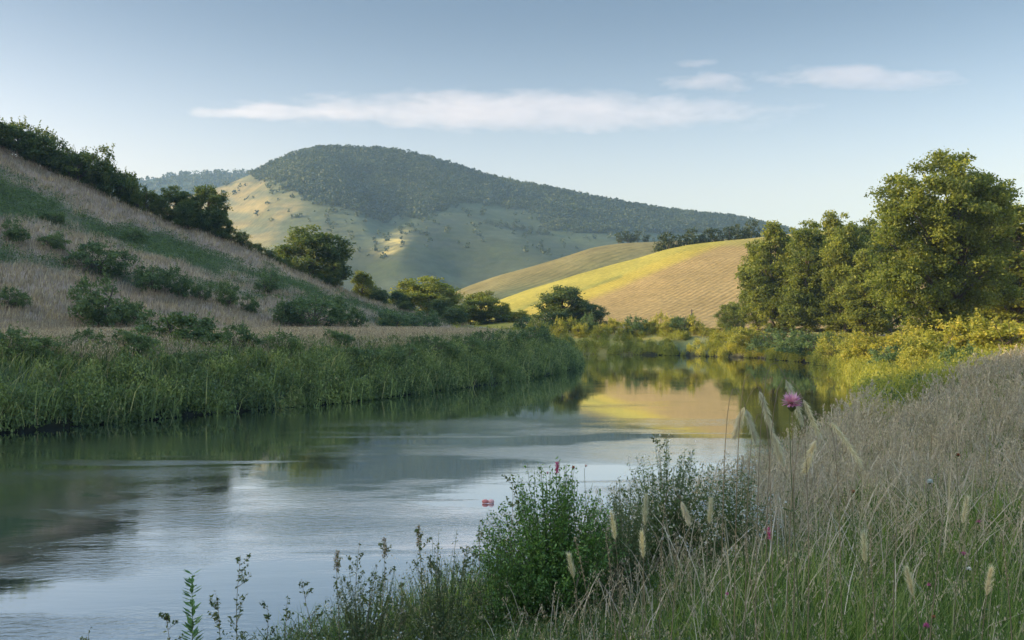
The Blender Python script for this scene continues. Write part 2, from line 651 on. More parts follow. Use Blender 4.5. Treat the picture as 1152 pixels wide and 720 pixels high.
# --- second field
CRF2 = [(440, 362), (480, 345), (505, 333), (515, 327), (540, 317), (560, 310), (600, 299), (640, 287), (670, 277), (700, 272), (760, 270), (850, 268), (960, 262), (1200, 262)]
P, t, X, Y_, Z = az_hill(420, 1210, 150, 240, 330, 420, 50, CRF2, -0.004, lambda t: np.sin(t * np.pi / 2) ** 0.9,
                         lambda P, t, X, Y: 1.2 * fbm(X / 50, Y / 50, 61, 3))
nn = fbm(X / 30, Y_ / 30, 62)
cc = np.zeros(P.shape + (3,)) + np.array((0.155, 0.13, 0.05))
cc = paint(cc, sstep(0.75, 0.3, t + 0.25 * nn), (0.085, 0.095, 0.045))  # shade on the lower half, put into the field colour
cc = paint(cc, sstep(0.1, 0.4, nn) * 0.5, (0.19, 0.18, 0.065))


def rows(dirx, diry, freq, amt, dark, light):
    def f(m, c, h):
        tc = m.n('ShaderNodeTexCoord')
        L = math.hypot(dirx, diry)
        w = m.n('ShaderNodeTexWave', wave_type='BANDS', bands_direction='X')
        mp = m.n('ShaderNodeMapping')
        mp.vector_type = 'POINT'
        mp.inputs['Rotation'].default_value = (0, 0, math.atan2(dirx, diry))
        m.l(tc.outputs['Object'], mp.inputs[0])
        m.l(mp.outputs[0], w.inputs[0])
        w.inputs['Scale'].default_value = freq
        w.inputs['Distortion'].default_value = 2.2
        w.inputs['Detail'].default_value = 3
        w.inputs['Detail Scale'].default_value = 0.6
        k = m.ramp(w.outputs[0], [(0.1, dark), (0.6, light)])
        brk = m.ramp(m.noise(0.14, 4), [(0.38, (0, 0, 0)), (0.62, (1, 1, 1))])
        mm = m.n('ShaderNodeMix', data_type='RGBA')
        m.l(brk, mm.inputs[0])
        mm.inputs[6].default_value = (1, 1, 1, 1)
        m.l(k, mm.inputs[7])
        c = m.mul(c, mm.outputs[2], amt)
        h2 = m.math('ADD', h, m.math('MULTIPLY', w.outputs[0], 0.25))
        return c, h2
    return f


V, Q = split_grid(X, Y_, Z, None)
MF2 = terrain_mat('pasture', 0.06, 0.5, 0.3, rows(40, 25, 0.09, 0.8, (0.68, 0.72, 0.65), (1.1, 1.08, 1.0)))
tag(link('pasture', make_mesh('pasture', V, [Q], {'col': cc.reshape(-1, 3)}, True), MF2), kind='structure')
FIELD2 = (P, t, X, Y_, Z)

# --- golden field
CRF = [(440, 366), (500, 361), (540, 347), (565, 337), (600, 325), (640, 313), (680, 301), (720, 290), (750, 281), (780, 275), (840, 269), (900, 262), (1000, 256), (1250, 250)]
P, t, X, Y_, Z = az_hill(430, 1250, 230, 127, 190, 250, 110, CRF, -0.0075, lambda t: 0.55 * t + 0.45 * np.sin(t * np.pi / 2),
                         lambda P, t, X, Y: 0.5 * fbm(X / 25, Y / 25, 51, 3) * sstep(0, .2, t))
PYI = HY - (Z - CAMZ) / Y_ * F
nn = fbm(X / 14, Y_ / 14, 52)
cf = np.zeros(P.shape + (3,)) + np.array((0.28, 0.195, 0.075))
bd = interp([(560, 372), (600, 358), (640, 345), (700, 322), (760, 297), (800, 280), (840, 262), (900, 230)], P)
yel = sstep(5, -5, PYI - bd + 3 * nn)
cf = paint(cf, yel, (0.33, 0.26, 0.045))
bd2 = interp([(500, 372), (560, 358), (600, 341), (640, 330), (700, 310), (760, 286), (800, 276)], P)
cf = paint(cf, 0.75 * sstep(3.5, 0, np.abs(PYI - bd2 + 1.5 * nn)) * (P < 700), (0.13, 0.15, 0.045))
cf = paint(cf, 0.6 * sstep(3, -3, PYI - bd2 + 2 * nn), (0.25, 0.235, 0.05))
V, Q = split_grid(X, Y_, Z, None)
MF1 = terrain_mat('golden_field', 0.09, 1.1, 0.25, rows(50, 62, 0.33, 0.6, (0.70, 0.67, 0.66), (1.08, 1.07, 1.04)), dark=0.86, light=1.16)
tag(link('field', make_mesh('field', V, [Q], {'col': cf.reshape(-1, 3)}, True), MF1), kind='structure')
FIELD1 = (P, t, X, Y_, Z)


def grid_z(G, px, py=None, top=False, Yat=None):
    """point on an azimuth grid seen at px,py, or its crest, or at distance Yat"""
    P, t, X, Y, Z = G[:5]
    j = int(np.argmin(np.abs(P[0] - px)))
    pyi = HY - (Z[:, j] - CAMZ) / Y[:, j] * F
    if top:
        i = int(np.argmin(pyi))
    elif Yat is not None:
        i = int(np.argmin(np.abs(Y[:, j] - Yat)))
    else:
        m = np.nonzero(pyi <= py)[0]
        i = int(m[0]) if len(m) else int(np.argmin(pyi))
    return np.array((X[i, j], Y[i, j], Z[i, j]))


# ------------------------------------------------------------------ foliage builders
def unit(v):
    return v / (np.linalg.norm(v, axis=-1, keepdims=True) + 1e-9)


def rdir(n, rg):
    return unit(rg.normal(size=(n, 3)))


def leaf_quads(C, size, rg, up=0.0, aspect=0.5, out=None, axis=None):
    n = len(C)
    a = rdir(n, rg) if axis is None else unit(axis + 0.5 * rdir(n, rg))
    nn = rdir(n, rg)
    if out is not None:
        nn = unit(nn + 0.9 * out)
    nn = nn + np.array((0, 0, up))
    b = unit(np.cross(a, nn))
    s = np.asarray(size).reshape(-1, 1)
    V = np.stack([C - a * s, C + b * s * aspect, C + a * s, C - b * s * aspect], 1)
    return V.reshape(-1, 3)


def quads_idx(n, k=4, off=0):
    return np.arange(n * k).reshape(n, k) + off


def blades(B, h, w, rg, lean=0.35, wind=(0.15, 0.05), segs=2):
    """curved ribbons; B (n,3) roots"""
    n = len(B)
    h = np.broadcast_to(h, n)[:, None]
    w = np.broadcast_to(w, n)[:, None]
    th = rg.uniform(0, 2 * np.pi, n)
    d = np.stack([np.cos(th), np.sin(th), np.zeros(n)], 1)
    side = np.stack([-np.sin(th + rg.normal(0, .5, n)), np.cos(th), np.zeros(n)], 1)
    ln = lean * rg.uniform(0.1, 1.0, (n, 1))
    d = d * ln + np.array((wind[0], wind[1], 0)) * rg.uniform(0.3, 1.2, (n, 1))
    rowsV = []
    for k in range(segs):
        f = k / segs
        p = B + d * h * f ** 1.8 + np.array((0, 0, 1)) * h * (f - 0.18 * f * f * ln)
        ww = w * (1 - 0.45 * f) * 0.5
        rowsV += [p - side * ww, p + side * ww]
    tip = B + d * h + np.array((0, 0, 1)) * h * (1 - 0.25 * ln)
    rowsV.append(tip)
    V = np.stack(rowsV, 1).reshape(-1, 3)
    K = 2 * segs + 1
    base = np.arange(n)[:, None] * K
    F4 = [base + np.array([[2 * k, 2 * k + 1, 2 * k + 3, 2 * k + 2]]) for k in range(segs - 1)]
    F3 = base + np.array([[2 * segs - 2, 2 * segs - 1, 2 * segs]])
    return V, F4, F3, tip


def tube(pts, rad, sides=6):
    pts = np.asarray(pts, float)
    rad = np.broadcast_to(rad, len(pts))
    V, Fq = [], []
    tang = np.gradient(pts, axis=0)
    tang = unit(tang)
    ref = np.array((0.3, 0.9, 0.1))
    for i, (p, r) in enumerate(zip(pts, rad)):
        a = unit(np.cross(tang[i], ref))
        b = np.cross(tang[i], a)
        for k in range(sides):
            th = 2 * np.pi * k / sides
            V.append(p + r * (a * math.cos(th) + b * math.sin(th)))
    for i in range(len(pts) - 1):
        for k in range(sides):
            k2 = (k + 1) % sides
            Fq.append((i * sides + k, i * sides + k2, (i + 1) * sides + k2, (i + 1) * sides + k))
    return np.array(V), np.array(Fq)


class Soup:
    """collects pieces into ONE mesh"""

    def __init__(self):
        self.V, self.F, self.R, self.off = [], {}, {}, 0

    def add(self, V, faces, rnd=0.5):
        V = np.asarray(V, float).reshape(-1, 3)
        for f in faces:
            f = np.asarray(f)
            if not len(f):
                continue
            k = f.shape[1]
            self.F.setdefault(k, []).append(f + self.off)
            self.R.setdefault(k, []).append(np.broadcast_to(rnd, len(f)).astype(np.float32))
        self.V.append(V)
        self.off += len(V)

    def leaves(self, C, size, rg, rnd=None, **kw):
        n = len(C)
        if rnd is None:
            rnd = rg.random(n)
        self.add(leaf_quads(C, np.broadcast_to(size, n), rg, **kw), [quads_idx(n)], np.broadcast_to(rnd, n))

    def blades(self, B, h, w, rg, rnd=None, **kw):
        n = len(B)
        if rnd is None:
            rnd = rg.random(n)
        V, F4, F3, tip = blades(B, h, w, rg, **kw)
        self.add(V, F4 + [F3], 0)
        # per blade value
        for f in F4:
            pass
        ks = [4] * len(F4) + [3]
        cnt = {4: len(F4), 3: 1}
        for k in (4, 3):
            if cnt[k]:
                for q in range(cnt[k]):
                    self.R[k][-1 - q] = np.broadcast_to(rnd, n).astype(np.float32)
        return tip

    def tube(self, pts, rad, sides=5, rnd=0.5):
        V, Fq = tube(pts, rad, sides)
        self.add(V, [Fq], rnd)

    def mesh(self, name, smooth=False):
        V = np.concatenate(self.V)
        ks = sorted(self.F)
        faces = [np.concatenate(self.F[k]) for k in ks]
        r = np.concatenate([np.concatenate(self.R[k]) for k in ks])
        return make_mesh(name, V, faces, {'rnd': r}, smooth)


def clump_centres(lobes, n, rg, surf=0.5):
    vol = np.array([l[3] * l[4] * l[5] for l in lobes]) ** 0.75
    pick = rg.choice(len(lobes), n, p=vol / vol.sum())
    L = np.array(lobes)[pick]
    r = surf + (1 - surf) * rg.random(n) ** 0.6
    d = rdir(n, rg)
    return L[:, :3] + d * L[:, 3:] * r[:, None] * 0.93, d


def crown(lobes, nclump, per, rc, leaf, seed, flat=0.7, surf=0.5, zmin=0.3, aspect=0.55):
    rg = np.random.default_rng(seed)
    C, D = clump_centres(lobes, nclump, rg, surf)
    C = C[C[:, 2] > zmin]
    n = len(C)
    rcs = rc * rg.uniform(0.55, 1.35, n)
    cl = rg.random(n)
    m = (per * (rcs / rc) ** 2).astype(int)
    idx = np.repeat(np.arange(n), m)
    N = len(idx)
    d = rdir(N, rg)
    rr = rcs[idx] * rg.random(N) ** 0.45 * (1 + 0.25 * rg.normal(size=N))
    Pn = C[idx] + d * rr[:, None] * np.array((1, 1, flat))
    Pn[:, 2] -= 0.12 * rr
    ok = Pn[:, 2] > 0.02
    Pn, d, idx = Pn[ok], d[ok], idx[ok]
    s = Soup()
    rnd = np.clip(0.5 + 0.55 * (cl[idx] - .5) + 0.65 * (rg.random(len(idx)) - 0.5), 0, 1)
    s.leaves(Pn, leaf * rg.uniform(0.6, 1.25, len(Pn)), rg, rnd=rnd, up=0.5, out=unit(Pn - C[idx]) * 0.8, aspect=aspect)
    return s, C


def trunk_mesh(name, H, base_r, C, seed, ntrunk=1, nlimb=12, spread=0.0, lean=0.0, first=0.25):
    rg = np.random.default_rng(seed)
    s = Soup()
    for k in range(ntrunk):
        a = rg.uniform(0, 6.28)
        off = np.array((math.cos(a), math.sin(a), 0)) * spread
        top = np.array((lean * H, 0, H * 0.82)) + off * 2.5
        pts = []
        for i in range(8):
            f = i / 7
            p = off * (0.4 + 0.6 * f) * 1.0 * (f > 0) + (top - 0) * f + np.array((rg.normal(0, .012 * H), rg.normal(0, .012 * H), 0)) * (0 < f)
            pts.append(p - np.array((0, 0, 0.25)) * (i == 0))
        pts = np.array(pts)
        rad = base_r * (1 - np.linspace(0, 1, 8)) ** 0.8 + base_r * 0.08
        rad[0] *= 1.5
        s.tube(pts, rad, 8)
        if len(C):
            for q in range(nlimb):
                c = C[rg.integers(len(C))]
                f = np.clip(c[2] / H * 0.75, first, 0.9) * rg.uniform(0.6, 1.0)
                i = f * 7
                i0 = int(i)
                st = pts[i0] + (pts[min(i0 + 1, 7)] - pts[i0]) * (i - i0)
                r0 = base_r * (1 - f) ** 0.8 * 0.55 + 0.01
                mid = st * 0.5 + c * 0.5 + np.array((0, 0, 0.04 * H)) + rg.normal(0, .02 * H, 3)
                qp = np.array([st, st * 0.6 + mid * 0.4, mid, mid * 0.45 + c * 0.55, c])
                s.tube(qp, [r0, r0 * 0.8, r0 * 0.55, r0 * 0.35, r0 * 0.15], 5)
    return s.mesh(name, True)


# ------------------------------------------------------------------ foliage materials
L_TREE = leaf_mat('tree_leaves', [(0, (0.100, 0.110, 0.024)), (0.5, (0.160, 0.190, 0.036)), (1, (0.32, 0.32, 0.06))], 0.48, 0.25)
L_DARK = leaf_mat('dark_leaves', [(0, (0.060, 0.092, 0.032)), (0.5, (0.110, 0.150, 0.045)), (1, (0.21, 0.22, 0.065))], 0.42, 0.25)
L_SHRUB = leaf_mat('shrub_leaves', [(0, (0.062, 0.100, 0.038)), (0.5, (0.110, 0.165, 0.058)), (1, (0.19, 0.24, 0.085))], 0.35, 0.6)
L_BANK = leaf_mat('bank_herb_leaves', [(0, (0.045, 0.074, 0.030)), (0.5, (0.130, 0.180, 0.062)), (0.82, (0.26, 0.30, 0.10)), (1, (0.46, 0.38, 0.22))], 0.35, 0.45)
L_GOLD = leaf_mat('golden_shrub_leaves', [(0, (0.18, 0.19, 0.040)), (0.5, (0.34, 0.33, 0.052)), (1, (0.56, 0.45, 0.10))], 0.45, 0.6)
L_FAR = leaf_mat('far_tree_leaves', [(0, (0.030, 0.052, 0.024)), (0.5, (0.052, 0.075, 0.030)), (1, (0.095, 0.11, 0.042))], 0.25, 0.05)
L_BRIGHT = leaf_mat('fresh_green_leaves', [(0, (0.060, 0.125, 0.028)), (0.5, (0.115, 0.215, 0.048)), (1, (0.22, 0.33, 0.09))], 0.4, 2.0, rough=0.4)
L_WEED = leaf_mat('weed_leaves', [(0, (0.065, 0.095, 0.042)), (0.5, (0.11, 0.145, 0.062)), (1, (0.20, 0.20, 0.10))], 0.3, 3.0)
L_GRASS = leaf_mat('green_grass', [(0, (0.045, 0.085, 0.018)), (0.45, (0.105, 0.175, 0.034)), (0.8, (0.24, 0.31, 0.07)), (1, (0.44, 0.38, 0.20))], 0.45, 0.5)
L_DRY = leaf_mat('dry_grass', [(0, (0.24, 0.185, 0.13)), (0.5, (0.42, 0.325, 0.24)), (1, (0.62, 0.51, 0.39))], 0.3, 0.6, tcol=1.0)
L_STALK = leaf_mat('dry_stalk', [(0, (0.16, 0.12, 0.08)), (1, (0.40, 0.31, 0.21))], 0.2, 3, tcol=1.0)
L_PLUME = leaf_mat('plume_hair', [(0, (0.62, 0.54, 0.47)), (1, (0.88, 0.80, 0.72))], 0.5, 3, tcol=1.0)
L_PINK = leaf_mat('pink_petals', [(0, (0.58, 0.24, 0.52)), (1, (0.88, 0.55, 0.80))], 0.4, 5, tcol=1.0)
L_MAG = leaf_mat('magenta_petals', [(0, (0.36, 0.04, 0.16)), (1, (0.62, 0.12, 0.34))], 0.3, 5, tcol=1.0)
L_WHITE = leaf_mat('white_petals', [(0, (0.62, 0.62, 0.70)), (1, (0.82, 0.80, 0.84))], 0.3, 5, tcol=1.0)
L_RED = leaf_mat('red_leaves', [(0, (0.30, 0.06, 0.04)), (1, (0.5, 0.2, 0.08))], 0.3, 5, tcol=1.0)
BARK = bark_mat('bark', (0.11, 0.085, 0.06))
BARKL = bark_mat('pale_bark', (0.22, 0.19, 0.15))


# ------------------------------------------------------------------ tree / shrub prototypes
def proto(name, H, lobes, ncl, per, rc, leaf, lm, seed, ntrunk=1, base_r=0.2, spread=0, nlimb=12, flat=0.7, surf=0.5, zmin=0.3, shoots=0, bark=BARK, aspect=0.55, first=0.25):
    s, C = crown(lobes, ncl, per, rc, leaf, seed, flat, surf, zmin, aspect)
    if shoots:
        rg = np.random.default_rng(seed + 5)
        for k in range(shoots):
            c = C[rg.integers(len(C))]
            top = c * np.array((1.15, 1.15, 1)) + np.array((rg.normal(0, .1), rg.normal(0, .1), 1)) * rc * rg.uniform(1.1, 2.0)
            m = int(14)
            f = rg.random(m)[:, None]
            s.leaves(c + (top - c) * f + rg.normal(0, rc * 0.1, (m, 3)), leaf * rg.uniform(.5, 1, m), rg, rnd=0.4 + .6 * rg.random(m), up=.3, aspect=aspect)
    tm = trunk_mesh(name + '_trunk', H, base_r, C, seed + 1, ntrunk, nlimb, spread, first=first)
    cm = s.mesh(name + '_crown')
    tm.materials.append(bark)
    cm.materials.append(lm)
    return dict(H=H, tm=tm, cm=cm)


USED = []


def plant(pr, name, loc, H, rz, label, cat, group=None, wide=1.0, mat=None, parts=('trunk', 'crown'), sink=0.1):
    s = H / pr['H']
    r = empty(name, (loc[0], loc[1], loc[2] - sink), rz, (s * wide, s * wide, s))
    for nm, me in zip(parts, (pr['tm'], pr['cm'])):
        o = bpy.data.objects.new(nm, me)
        COL.objects.link(o)
        o.parent = r
        if mat and me is pr['cm']:
            o.material_slots[0].link = 'OBJECT'
            o.material_slots[0].material = mat
    tag(r, label, cat, group)
    return r


broad1 = proto('broad_one', 10, [(0, 0, 5.4, 3.7, 3.7, 3.8), (-1.7, .6, 3.2, 3.2, 3.2, 3.0), (1.9, -.5, 3.0, 3.2, 3.2, 2.9), (.7, .8, 7.7, 2.3, 2.3, 1.9), (-1.2, -.4, 7.2, 1.9, 1.9, 1.7)],
               190, 125, 0.85, 0.17, L_DARK, 101, base_r=0.28)
broad2 = proto('broad_two', 10, [(0, 0, 4.4, 4.6, 4.4, 4.0), (2.2, .6, 5.6, 2.8, 2.8, 2.8), (-2.4, .2, 3.2, 2.8, 3.2, 3.0), (-.4, 0, 7.4, 2.6, 2.6, 2.1), (2.4, -.6, 2.6, 2.4, 2.6, 2.4)],
               210, 120, 0.85, 0.17, L_DARK, 102, base_r=0.25)
tall = [
    proto('tall_one', 14, [(0, 0, 9.6, 2.5, 2.5, 4.2), (.5, .2, 5.4, 3.0, 3.0, 4.2), (-.8, -.3, 4.0, 2.8, 2.8, 3.2), (.2, 0, 12, 1.5, 1.5, 1.9)],
          230, 125, 0.74, 0.15, L_TREE, 111, base_r=0.24, nlimb=26, surf=.35),
    proto('tall_two', 14, [(-.6, 0, 9.2, 2.0, 2.2, 3.6), (1.1, .3, 7.4, 2.3, 2.3, 4.6), (-.4, -.4, 4.2, 3.0, 3.0, 3.6), (-.5, 0, 11.6, 1.2, 1.2, 2.2)],
          230, 125, 0.72, 0.15, L_TREE, 112, base_r=0.22, nlimb=26, surf=.35),
    proto('tall_three', 14, [(0, .2, 7.2, 2.8, 2.8, 5.6), (1.3, 0, 10.0, 1.6, 1.6, 3.4), (-1.4, .1, 9.0, 1.5, 1.6, 3.2), (0, 0, 3.4, 3.1, 3.1, 2.8)],
          235, 125, 0.72, 0.15, L_TREE, 113, base_r=0.22, nlimb=26, surf=.35)]
shrubs = [
    proto('shrub_one', 2.6, [(0, 0, 1.3, 1.7, 1.6, 1.1), (.9, .3, 1.0, 1.2, 1.2, .9), (-1.0, -.2, .9, 1.2, 1.2, .8)], 60, 75, 0.36, 0.085, L_SHRUB, 121,
          ntrunk=4, base_r=0.04, spread=0.25, nlimb=5, zmin=.15, shoots=40),
    proto('shrub_two', 2.6, [(0, 0, 1.2, 1.3, 1.3, 1.3), (-.7, .3, .8, 1.1, 1.0, .8)], 52, 75, 0.35, 0.085, L_SHRUB, 122,
          ntrunk=4, base_r=0.04, spread=0.2, nlimb=5, zmin=.15, shoots=45),
    proto('shrub_three', 2.6, [(0, 0, 1.0, 2.1, 1.7, 1.0), (1.2, .3, 1.3, 1.0, 1.0, 1.0), (-1.1, 0, 1.2, .9, 1, 1.0)], 70, 75, 0.36, 0.085, L_SHRUB, 123,
          ntrunk=5, base_r=0.04, spread=0.35, nlimb=4, zmin=.15, shoots=35)]
fart = [
    proto('far_one', 8, [(0, 0, 4.4, 3.4, 3.4, 3.4), (1.5, 0, 3.2, 2.4, 2.4, 2.4)], 34, 26, 1.15, 0.36, L_FAR, 131, base_r=0.2, nlimb=4),
    proto('far_two', 8, [(0, 0, 5.0, 2.6, 2.6, 3.0), (-1.2, .3, 3.0, 2.8, 2.8, 2.4)], 34, 26, 1.1, 0.36, L_FAR, 132, base_r=0.2, nlimb=4)]

ORD = ['first', 'second', 'third', 'fourth', 'fifth', 'sixth', 'seventh', 'eighth', 'ninth', 'tenth', 'eleventh', 'twelfth', 'thirteenth', 'fourteenth',
       'fifteenth', 'sixteenth', 'seventeenth', 'eighteenth', 'nineteenth', 'twentieth', 'twenty-first', 'twenty-second', 'twenty-third', 'twenty-fourth',
       'twenty-fifth', 'twenty-sixth', 'twenty-seventh', 'twenty-eighth']

# ---- hedge along the crest of the left hillside: (px, top py, width factor)
ridge = [(-18, 128, 1.2), (4, 133, 1.2), (24, 136, 1.1), (40, 140, .9), (50, 160, 1.0), (64, 164, 1.0), (78, 167, .9), (90, 160, .9), (103, 176, 1.0),
         (115, 182, .9), (127, 185, .9), (139, 194, .8), (150, 203, .7), (160, 209, .7), (170, 217, .5)]


def crest_pt(px):
    Yc = np.interp(px, [-40, 0, 160, 260, 330, 400, 520], [97, 100, 105, 110, 114, 119, 125])
    Y = np.linspace(Yc - 14, Yc + 12, 400)
    X = (px - 576) / F * Y
    z = ground_h(X, Y)
    i = int(np.argmax((z - CAMZ) / Y))
    return np.array((X[i], Y[i], z[i]))


for k, (px, ty, w) in enumerate(ridge):
    b = crest_pt(px)
    b[1] += 0.8
    H = CAMZ + (HY - ty) / F * b[1] - b[2] + 0.3
    plant(shrubs[(k * 2) % 3], 'hedge_tree' if H > 2.9 else 'hedge_shrub', b, max(H, 1.2), k * 1.7,
          f'{ORD[k]} from the left of the dense trees hedging the steep hillside crest', 'hedge tree' if H > 2.9 else 'shrub',
          'trees and shrubs hedging the crest of the left hillside', wide=(.95, 1.05, .85)[k % 3] * w, mat=L_DARK)
low = [(262, 252), (274, 262), (286, 270), (297, 277), (308, 286), (319, 296), (330, 304)]
for k, (px, ty) in enumerate(low):
    b = crest_pt(px)
    H = max(1.6, CAMZ + (HY - ty) / F * b[1] - b[2])
    plant(shrubs[k % 3], 'hedge_shrub', b, H, k * 2.1, f'{ORD[k]} low shrub down the crest between the round trees and the big dark tree', 'shrub',
          'low shrubs on the lower crest of the left hillside', wide=1.0, mat=L_DARK)

# ---- named trees on and below the crest
mid = [
    # px, base py (None=crest), top py, wide, proto, mat, label
    (196, 207, 1.05, broad2, L_DARK, 'round tree with sunlit top on the hillside crest, left one of a close pair'),
    (232, 206, 1.0, broad1, L_DARK, 'dark tree on the hillside crest, right one of a close pair'),
    (250, 236, .9, broad2, L_DARK, 'smaller dark tree just below the right side of the pair on the crest'),
    (216, 222, 1.0, broad2, L_DARK, 'low bushy tree filling the gap between the pair of crest trees'),
]
for k, (px, ty, w, pr, mt, lb) in enumerate(mid):
    b = crest_pt(px)
    b[1] += (0.5, 1.0, -1.0, -1.5)[k]
    b[2] = gz(b[0], b[1])
    H = CAMZ + (HY - ty) / F * b[1] - b[2] + .2
    plant(pr, 'crest_tree', b, H, k * 1.3 + .4, lb, 'tree', 'trees standing on the left hillside crest', wide=w, mat=mt)
mid2 = [
    (455, 338, 120, 1.4, broad1, L_DARK, 'low dark tree in front of the trees at the hillside foot'),
    (585, 347, 138, 1.2, broad2, L_TREE, 'small low tree before the left end of the golden field'),
    (497, 330, 126, 1.1, broad2, L_DARK, 'dark tree on the right flank of the sunlit round tree'),
    (352, 249, 118, 1.3, broad2, L_DARK, 'large dark spreading tree standing alone where the hillside crest dips'),
    (376, 286, 116, 1.0, broad1, L_DARK, 'dark tree leaning against the right flank of the large crest tree'),
    (408, 303, 124, .9, broad1, L_TREE, 'small pale-topped tree right of the large dark crest tree'),
    (427, 322, 122, 1.1, broad2, L_DARK, 'low dark rounded tree in the dip left of the sunlit round tree'),
    (478, 307, 132, 1.75, broad2, L_TREE, 'round tree with golden sunlit top at the foot of the hillside'),
    (450, 326, 126, 1.1, broad1, L_DARK, 'dark bushy tree hugging the left side of the sunlit round tree'),
    (512, 343, 122, 1.7, broad2, L_DARK, 'wide low dark bush in front and right of the sunlit round tree'),
    (541, 326, 140, 1.6, broad1, L_TREE, 'rounded tree with lit left edge between the hillside foot and field'),
    (566, 338, 141, .8, broad2, L_TREE, 'small open tree at the right edge of the hillside foot trees'),
    (632, 320, 127, 1.55, broad1, L_DARK, 'dark dense round tree standing before the golden field'),
    (656, 335, 127, 1.5, broad2, L_DARK, 'smaller dark tree touching the right side of the dense round tree'),
    (822, 337, 124, 1.1, broad2, L_TREE, 'small round olive tree at the right foot of the golden field'),
]
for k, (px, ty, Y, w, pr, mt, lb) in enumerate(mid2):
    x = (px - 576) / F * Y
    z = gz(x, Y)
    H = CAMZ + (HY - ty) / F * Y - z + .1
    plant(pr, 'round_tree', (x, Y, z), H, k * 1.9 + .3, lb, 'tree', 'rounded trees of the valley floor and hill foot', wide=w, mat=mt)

# ---- shrubs on the slope: px, base py, height px, wide, label
slope = [
    (110, 308, 38, 1.2, 'large round shrub halfway up the dry slope, above the biggest shrub'),
    (112, 368, 56, 1.0, 'biggest bushy shrub low on the dry pink slope'),
    (146, 368, 34, .8, 'small shrub touching the right side of the biggest slope shrub'),
    (14, 347, 26, .9, 'small shrub low on the slope at the left edge of the picture'),
    (17, 272, 26, 1.0, 'small shrub high on the slope at the left edge of the picture'),
    (60, 281, 22, 1.1, 'pale low shrub on the upper slope between two darker ones'),
    (172, 328, 30, 1.2, 'rounded shrub on the slope, left of a taller pair'),
    (200, 334, 34, .8, 'upright shrub in the middle of the slope'),
    (226, 338, 22, .7, 'thin low shrub just right of the upright slope shrub'),
    (256, 346, 30, .7, 'slim bush on the lower right of the dry slope'),
    (280, 352, 22, .8, 'little bush below the slim bush near the slope foot'),
    (352, 370, 42, 1.1, 'broad shrub at the slope foot below the large dark tree'),
    (398, 372, 28, .8, 'smaller shrub at the slope foot right of the broad one'),
    (320, 368, 30, .8, 'bush at the slope foot left of the broad shrub'),
    (60, 250, 14, 1.2, 'dwarf shrub high under the hedge on the steep slope'),
    (150, 272, 16, 1.2, 'dwarf shrub in the green band below the crest hedge'),
    (300, 330, 26, 1.0, 'dark shrub below the lower crest left of the large tree'),
    (440, 372, 26, 1.2, 'dark bush at the slope foot left of the sunlit tree'),
    (475, 374, 26, 1.3, 'dark bush in front of the sunlit round tree'),
    (590, 374, 18, 1.3, 'low bush at the far end of the pink meadow'),
    (380, 395, 28, 1.0, 'round shrub standing in the pink meadow by the riverbank'),
    (469, 398, 22, .6, 'small pointed shrub at the meadow edge above the river'),
]
for k, (px, by, hp, w, lb) in enumerate(slope):
    b = hit(px, by)
    H = hp / F * b[1] * 1.12
    plant(shrubs[k % 3], 'slope_shrub', b, H, k * 2.3, lb, 'shrub', 'scattered shrubs on the left slope and meadow', wide=w * 0.95)

# ---- bank bushes, left bank (things that stand out of the mass)
bank = [
    (20, 37.0, 2.0, 1.2, 'dark bush in the left bank reeds at the left edge of the picture'),
    (95, 40.0, 1.8, 1.3, 'rounded green bush in the left bank reeds near the left edge'),
    (150, 41.0, 2.2, 1.0, 'upright bush in the reeds left of the blue-green bush'),
    (262, 45.0, 2.3, 1.1, 'tall green bush in the reeds just right of the blue-green bush'),
    (318, 46.0, 1.9, 1.2, 'low bush in the reeds below the slope foot'),
    (425, 50.0, 1.7, 1.3, 'green bush in the reeds before the bank bends'),
    (490, 56.0, 2.1, 1.2, 'rounded grey-green bush in the reeds past the bend'),
    (545, 63.0, 2.2, 1.2, 'dark rounded bush in the reeds near the far end of the left bank'),
    (200, 46.0, 3.0, 1.2, 'dark blue-green bush bulging from the left riverbank reeds'),
    (600, 75.0, 2.6, 1.3, 'rounded bush on the tip of the left riverbank'),
    (568, 67.0, 2.2, 1.3, 'rounded bush just before the tip of the left riverbank'),
    (628, 84.0, 2.3, 1.0, 'last small bush at the very tip of the left riverbank'),
    (525, 60.0, 2.0, 1.3, 'low bush overhanging the water halfway along the left riverbank'),
    (455, 52.0, 1.9, 1.4, 'spreading bush over the water where the left bank bends'),
    (390, 48.0, 1.6, 1.3, 'low reddish-based bush at the waterline of the left bank'),
]
for k, (px, Y, H, w, lb) in enumerate(bank):
    # slide in depth until the point stands on the left bank
    for q in range(60):
        x = (px - 576) / F * Y
        if river_d(np.array([x]), np.array([Y]))[0] > 0.9:
            break
        Y += 0.5
    plant(shrubs[k % 3], 'bank_bush', (x, Y, gz(x, Y)), H * .8, k * 1.1, lb, 'bush', 'bushes along the left riverbank', wide=w)

